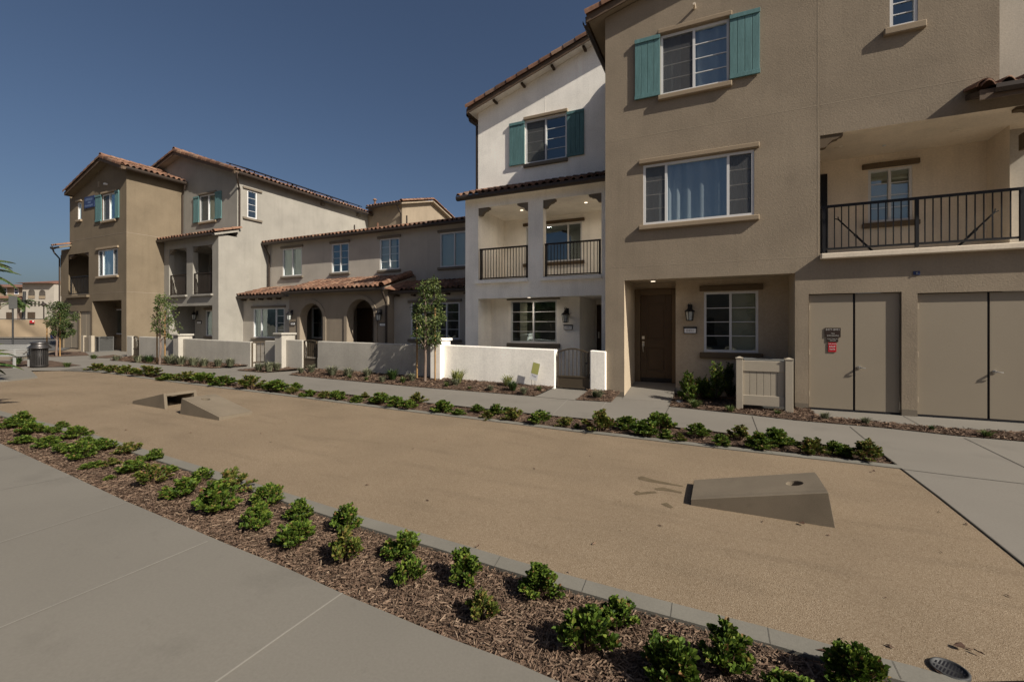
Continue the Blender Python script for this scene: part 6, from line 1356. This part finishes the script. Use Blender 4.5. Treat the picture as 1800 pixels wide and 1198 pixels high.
# row across the court (behind the camera; it shows as dark reflections in the windows)
ob = thing('apartment_building', 'long tan house row across the court, mirrored in the ground floor windows', 'building', (-8, -17, 0))
wl = []
for k in range(9):
    x = -40 + k * 7.0
    for z in (1.0, 3.9): wl.append((x, x + 1.6, z, z + 1.3))
    wl.append((x + 3.5, x + 4.5, .05, 2.2))
wall(ob, M['taupe'], PL((0, -17, 0), (1, 0, 0), (0, 1, 0)), -44, 22, -.1, 6.6, wl, reveal=.1)
for r_w in wl:
    m = MB(); m.box(r_w[0], r_w[1], -17.14, -17.09, r_w[2], r_w[3]); m.build('window', M['solar'], ob)
m = MB(); m.prism([(-44.5, -16.4, 6.6), (-44.5, -27.5, 6.6), (-44.5, -22, 8.6)], (67, 0, 0)); m.build('roof', M['redroof'], ob)
m = MB(); m.box(-44, 22, -27, -17.2, -.1, 6.59); m.build('wall', M['taupe'], ob)
for k in range(10):
    x = -38 + k * 5.7 + R.uniform(-1, 1); b = (x, -13.5 + R.uniform(-.8, .8), 0); r = thing('shade_tree', f'leafy tree across the court, {ordinal(k + 1)} along the opposite row, mirrored in windows', 'tree', b, 'trees across the court')
    m = MB(); m.tube([b, (x + .1, b[1], 1.6), (x, b[1], 3.4)], [.09, .07, .04], 8); m.build('trunk', M['bark'], r); m = MB(); rr = random.Random(900 + k)
    for _ in range(900):
        o_ = rdir(rr, -.8); leafquad(m, Vector((x, b[1], 3.0)) + Vector((o_.x * 1.3, o_.y * 1.3, o_.z * 1.4)) * rr.random() ** .4, rdir(rr, -.9), rdir(rr, -.2), .28, .14)
    m.build('crown', M['leafd'], r, fix=False)

# stray grit and leaf bits on the court
rr = random.Random(77); m = MB(); cpoly = W_gf[:-1] + [gravR[-1]] + gravR[::-1][1:] + W_gb[::-1]
n = 0
while n < 260:
    x, y = rr.uniform(-16, 2.4), rr.uniform(2.2, 8)
    if not inside((x, y), cpoly): continue
    n += 1; L = rr.choice((.005, .006, .008, .011, .02)) * rr.uniform(.7, 1.3); w_ = L * rr.uniform(.25, .7); a = rr.uniform(0, 6.28); d = Vector((math.cos(a), math.sin(a), 0)); sv = Vector((-d.y, d.x, 0)) * w_; c = Vector((x, y, gz(x) + .001)); h = Vector((0, 0, w_ * .5))
    m.add([c - d * L, c + sv + h * .3, c + d * L, c - sv + h * .3, c + h * 1.6], [(0, 1, 4), (1, 2, 4), (2, 3, 4), (3, 0, 4)])
o = m.build('gravel_litter', M['chip'], fix=False); o['kind'] = 'stuff'; o['label'] = 'tiny leaf bits and stones strewn over the gravel court'

# loose pieces of one kind become objects of their own
def split_islands(o):
    me = o.data; n = len(me.vertices); par = list(range(n))
    def fd(i):
        while par[i] != i: par[i] = par[par[i]]; i = par[i]
        return i
    for e in me.edges:
        a, b = fd(e.vertices[0]), fd(e.vertices[1])
        if a != b: par[a] = b
    groups = {}
    for pgn in me.polygons: groups.setdefault(fd(pgn.vertices[0]), []).append(pgn)
    if len(groups) < 2: return
    for k, polys in enumerate(groups.values()):
        ids = sorted({v for pgn in polys for v in pgn.vertices}); mp = {v: i for i, v in enumerate(ids)}
        nm = D.meshes.new(me.name); nm.from_pydata([me.vertices[v].co for v in ids], [], [[mp[v] for v in pgn.vertices] for pgn in polys]); nm.materials.append(me.materials[0]); nm.update()
        if k == 0: o.data = nm
        else: c = o.copy(); c.data = nm; COL.objects.link(c)
for o in list(COL.objects):
    if o.type == 'MESH' and o.name.split('.')[0] in ('rail', 'insect_screen', 'beam', 'column', 'wire_leg', 'hoop', 'soffit', 'casing', 'leg', 'backrest', 'seat', 'armrest') and o.name.split('.')[0] not in ('backrest', 'seat', 'armrest', 'leg'): split_islands(o)
def wall_pieces(o):
    me = o.data
    # single-face sheets only: front walls keep their reveals
    if all(len(p.vertices) == 4 for p in me.polygons) and len(me.polygons) * 4 == len(me.vertices): split_islands(o)
for o in list(COL.objects):
    if o.type == 'MESH' and o.name.split('.')[0] in ('wall', 'ceiling'): wall_pieces(o)

# ================================================================== LIGHT, SKY, CAMERA
sd = Vector((1.28, -.33, 1.0)).normalized(); el = math.asin(sd.z); az = math.atan2(sd.x, sd.y)
w = D.worlds.new('World'); S.world = w; w.use_nodes = True; nt = w.node_tree; nt.nodes.clear()
sky = nt.nodes.new('ShaderNodeTexSky'); sky.sky_type = 'NISHITA'; sky.sun_disc = False; sky.sun_elevation = el; sky.sun_rotation = az
sky.altitude = 50; sky.air_density = .85; sky.dust_density = 3.2; sky.ozone_density = 3.0
bg = nt.nodes.new('ShaderNodeBackground'); bg.inputs[1].default_value = .0315; out = nt.nodes.new('ShaderNodeOutputWorld')
nt.links.new(sky.outputs[0], bg.inputs[0]); nt.links.new(bg.outputs[0], out.inputs[0])
l = D.lights.new('sun', 'SUN'); l.energy = 3.1; l.angle = rad(.53); l.color = (1, .92, .79); lo = D.objects.new('sun', l); COL.objects.link(lo); lo.rotation_euler = sd.to_track_quat('Z', 'Y').to_euler(); lo.location = (20, -10, 20)
# downlights added to fill dark recesses, inferred from bright spots in balcony glass
def downlight(x, y, z, watts, house):
    a = D.lights.new('downlight_lamp', 'AREA'); a.shape = 'DISK'; a.size = .14; a.energy = watts; a.color = (1, .87, .70); a.spread = rad(165)
    lo_ = D.objects.new('downlight_lamp', a); COL.objects.link(lo_); lo_.location = (x, y, z - .03); lo_.parent = house; lo_.matrix_parent_inverse = WM[house.name].inverted()
em, nt_, out_ = newmat('lit_lens'); e_ = node(nt_, 'ShaderNodeEmission'); e_.inputs[0].default_value = (1, .84, .62, 1); e_.inputs[1].default_value = .9; nt_.links.new(e_.outputs[0], out_.inputs[0])
for hx, px, yy, zz, wt in ((b5, 917, 13.0, 5.285, 3.2), (b5, 1030, 13.0, 5.285, 3.2), (b5, 930, 12.75, pz + .045, 3), (b6, 1148, 10.75, 2.64, .5)):
    x_ = XF(px, yy); m = MB(); m.lathe((x_, yy, zz - .012), [(0, 0), (.05, 0), (.05, .008)], 18); m.build('downlight', em, hx, fix=False); downlight(x_, yy, zz, wt, hx)
cam = D.cameras.new('camera'); co = D.objects.new('camera', cam); COL.objects.link(co); S.camera = co
co.location = (0, 0, CH); co.rotation_euler = (rad(90), 0, TH); cam.sensor_width = 36; cam.lens = 36 * F / 1800; cam.shift_y = -(599 - HY) / 1800; cam.clip_end = 9000; cam.clip_start = .05
S.view_settings.view_transform = 'Standard'; S.view_settings.look = 'None'; S.view_settings.exposure = 1.08; S.view_settings.gamma = 1
S.cycles.max_bounces = 10; S.cycles.diffuse_bounces = 7; S.cycles.transparent_max_bounces = 12; S.cycles.use_denoising = True
S.cycles.sample_clamp_indirect = 6
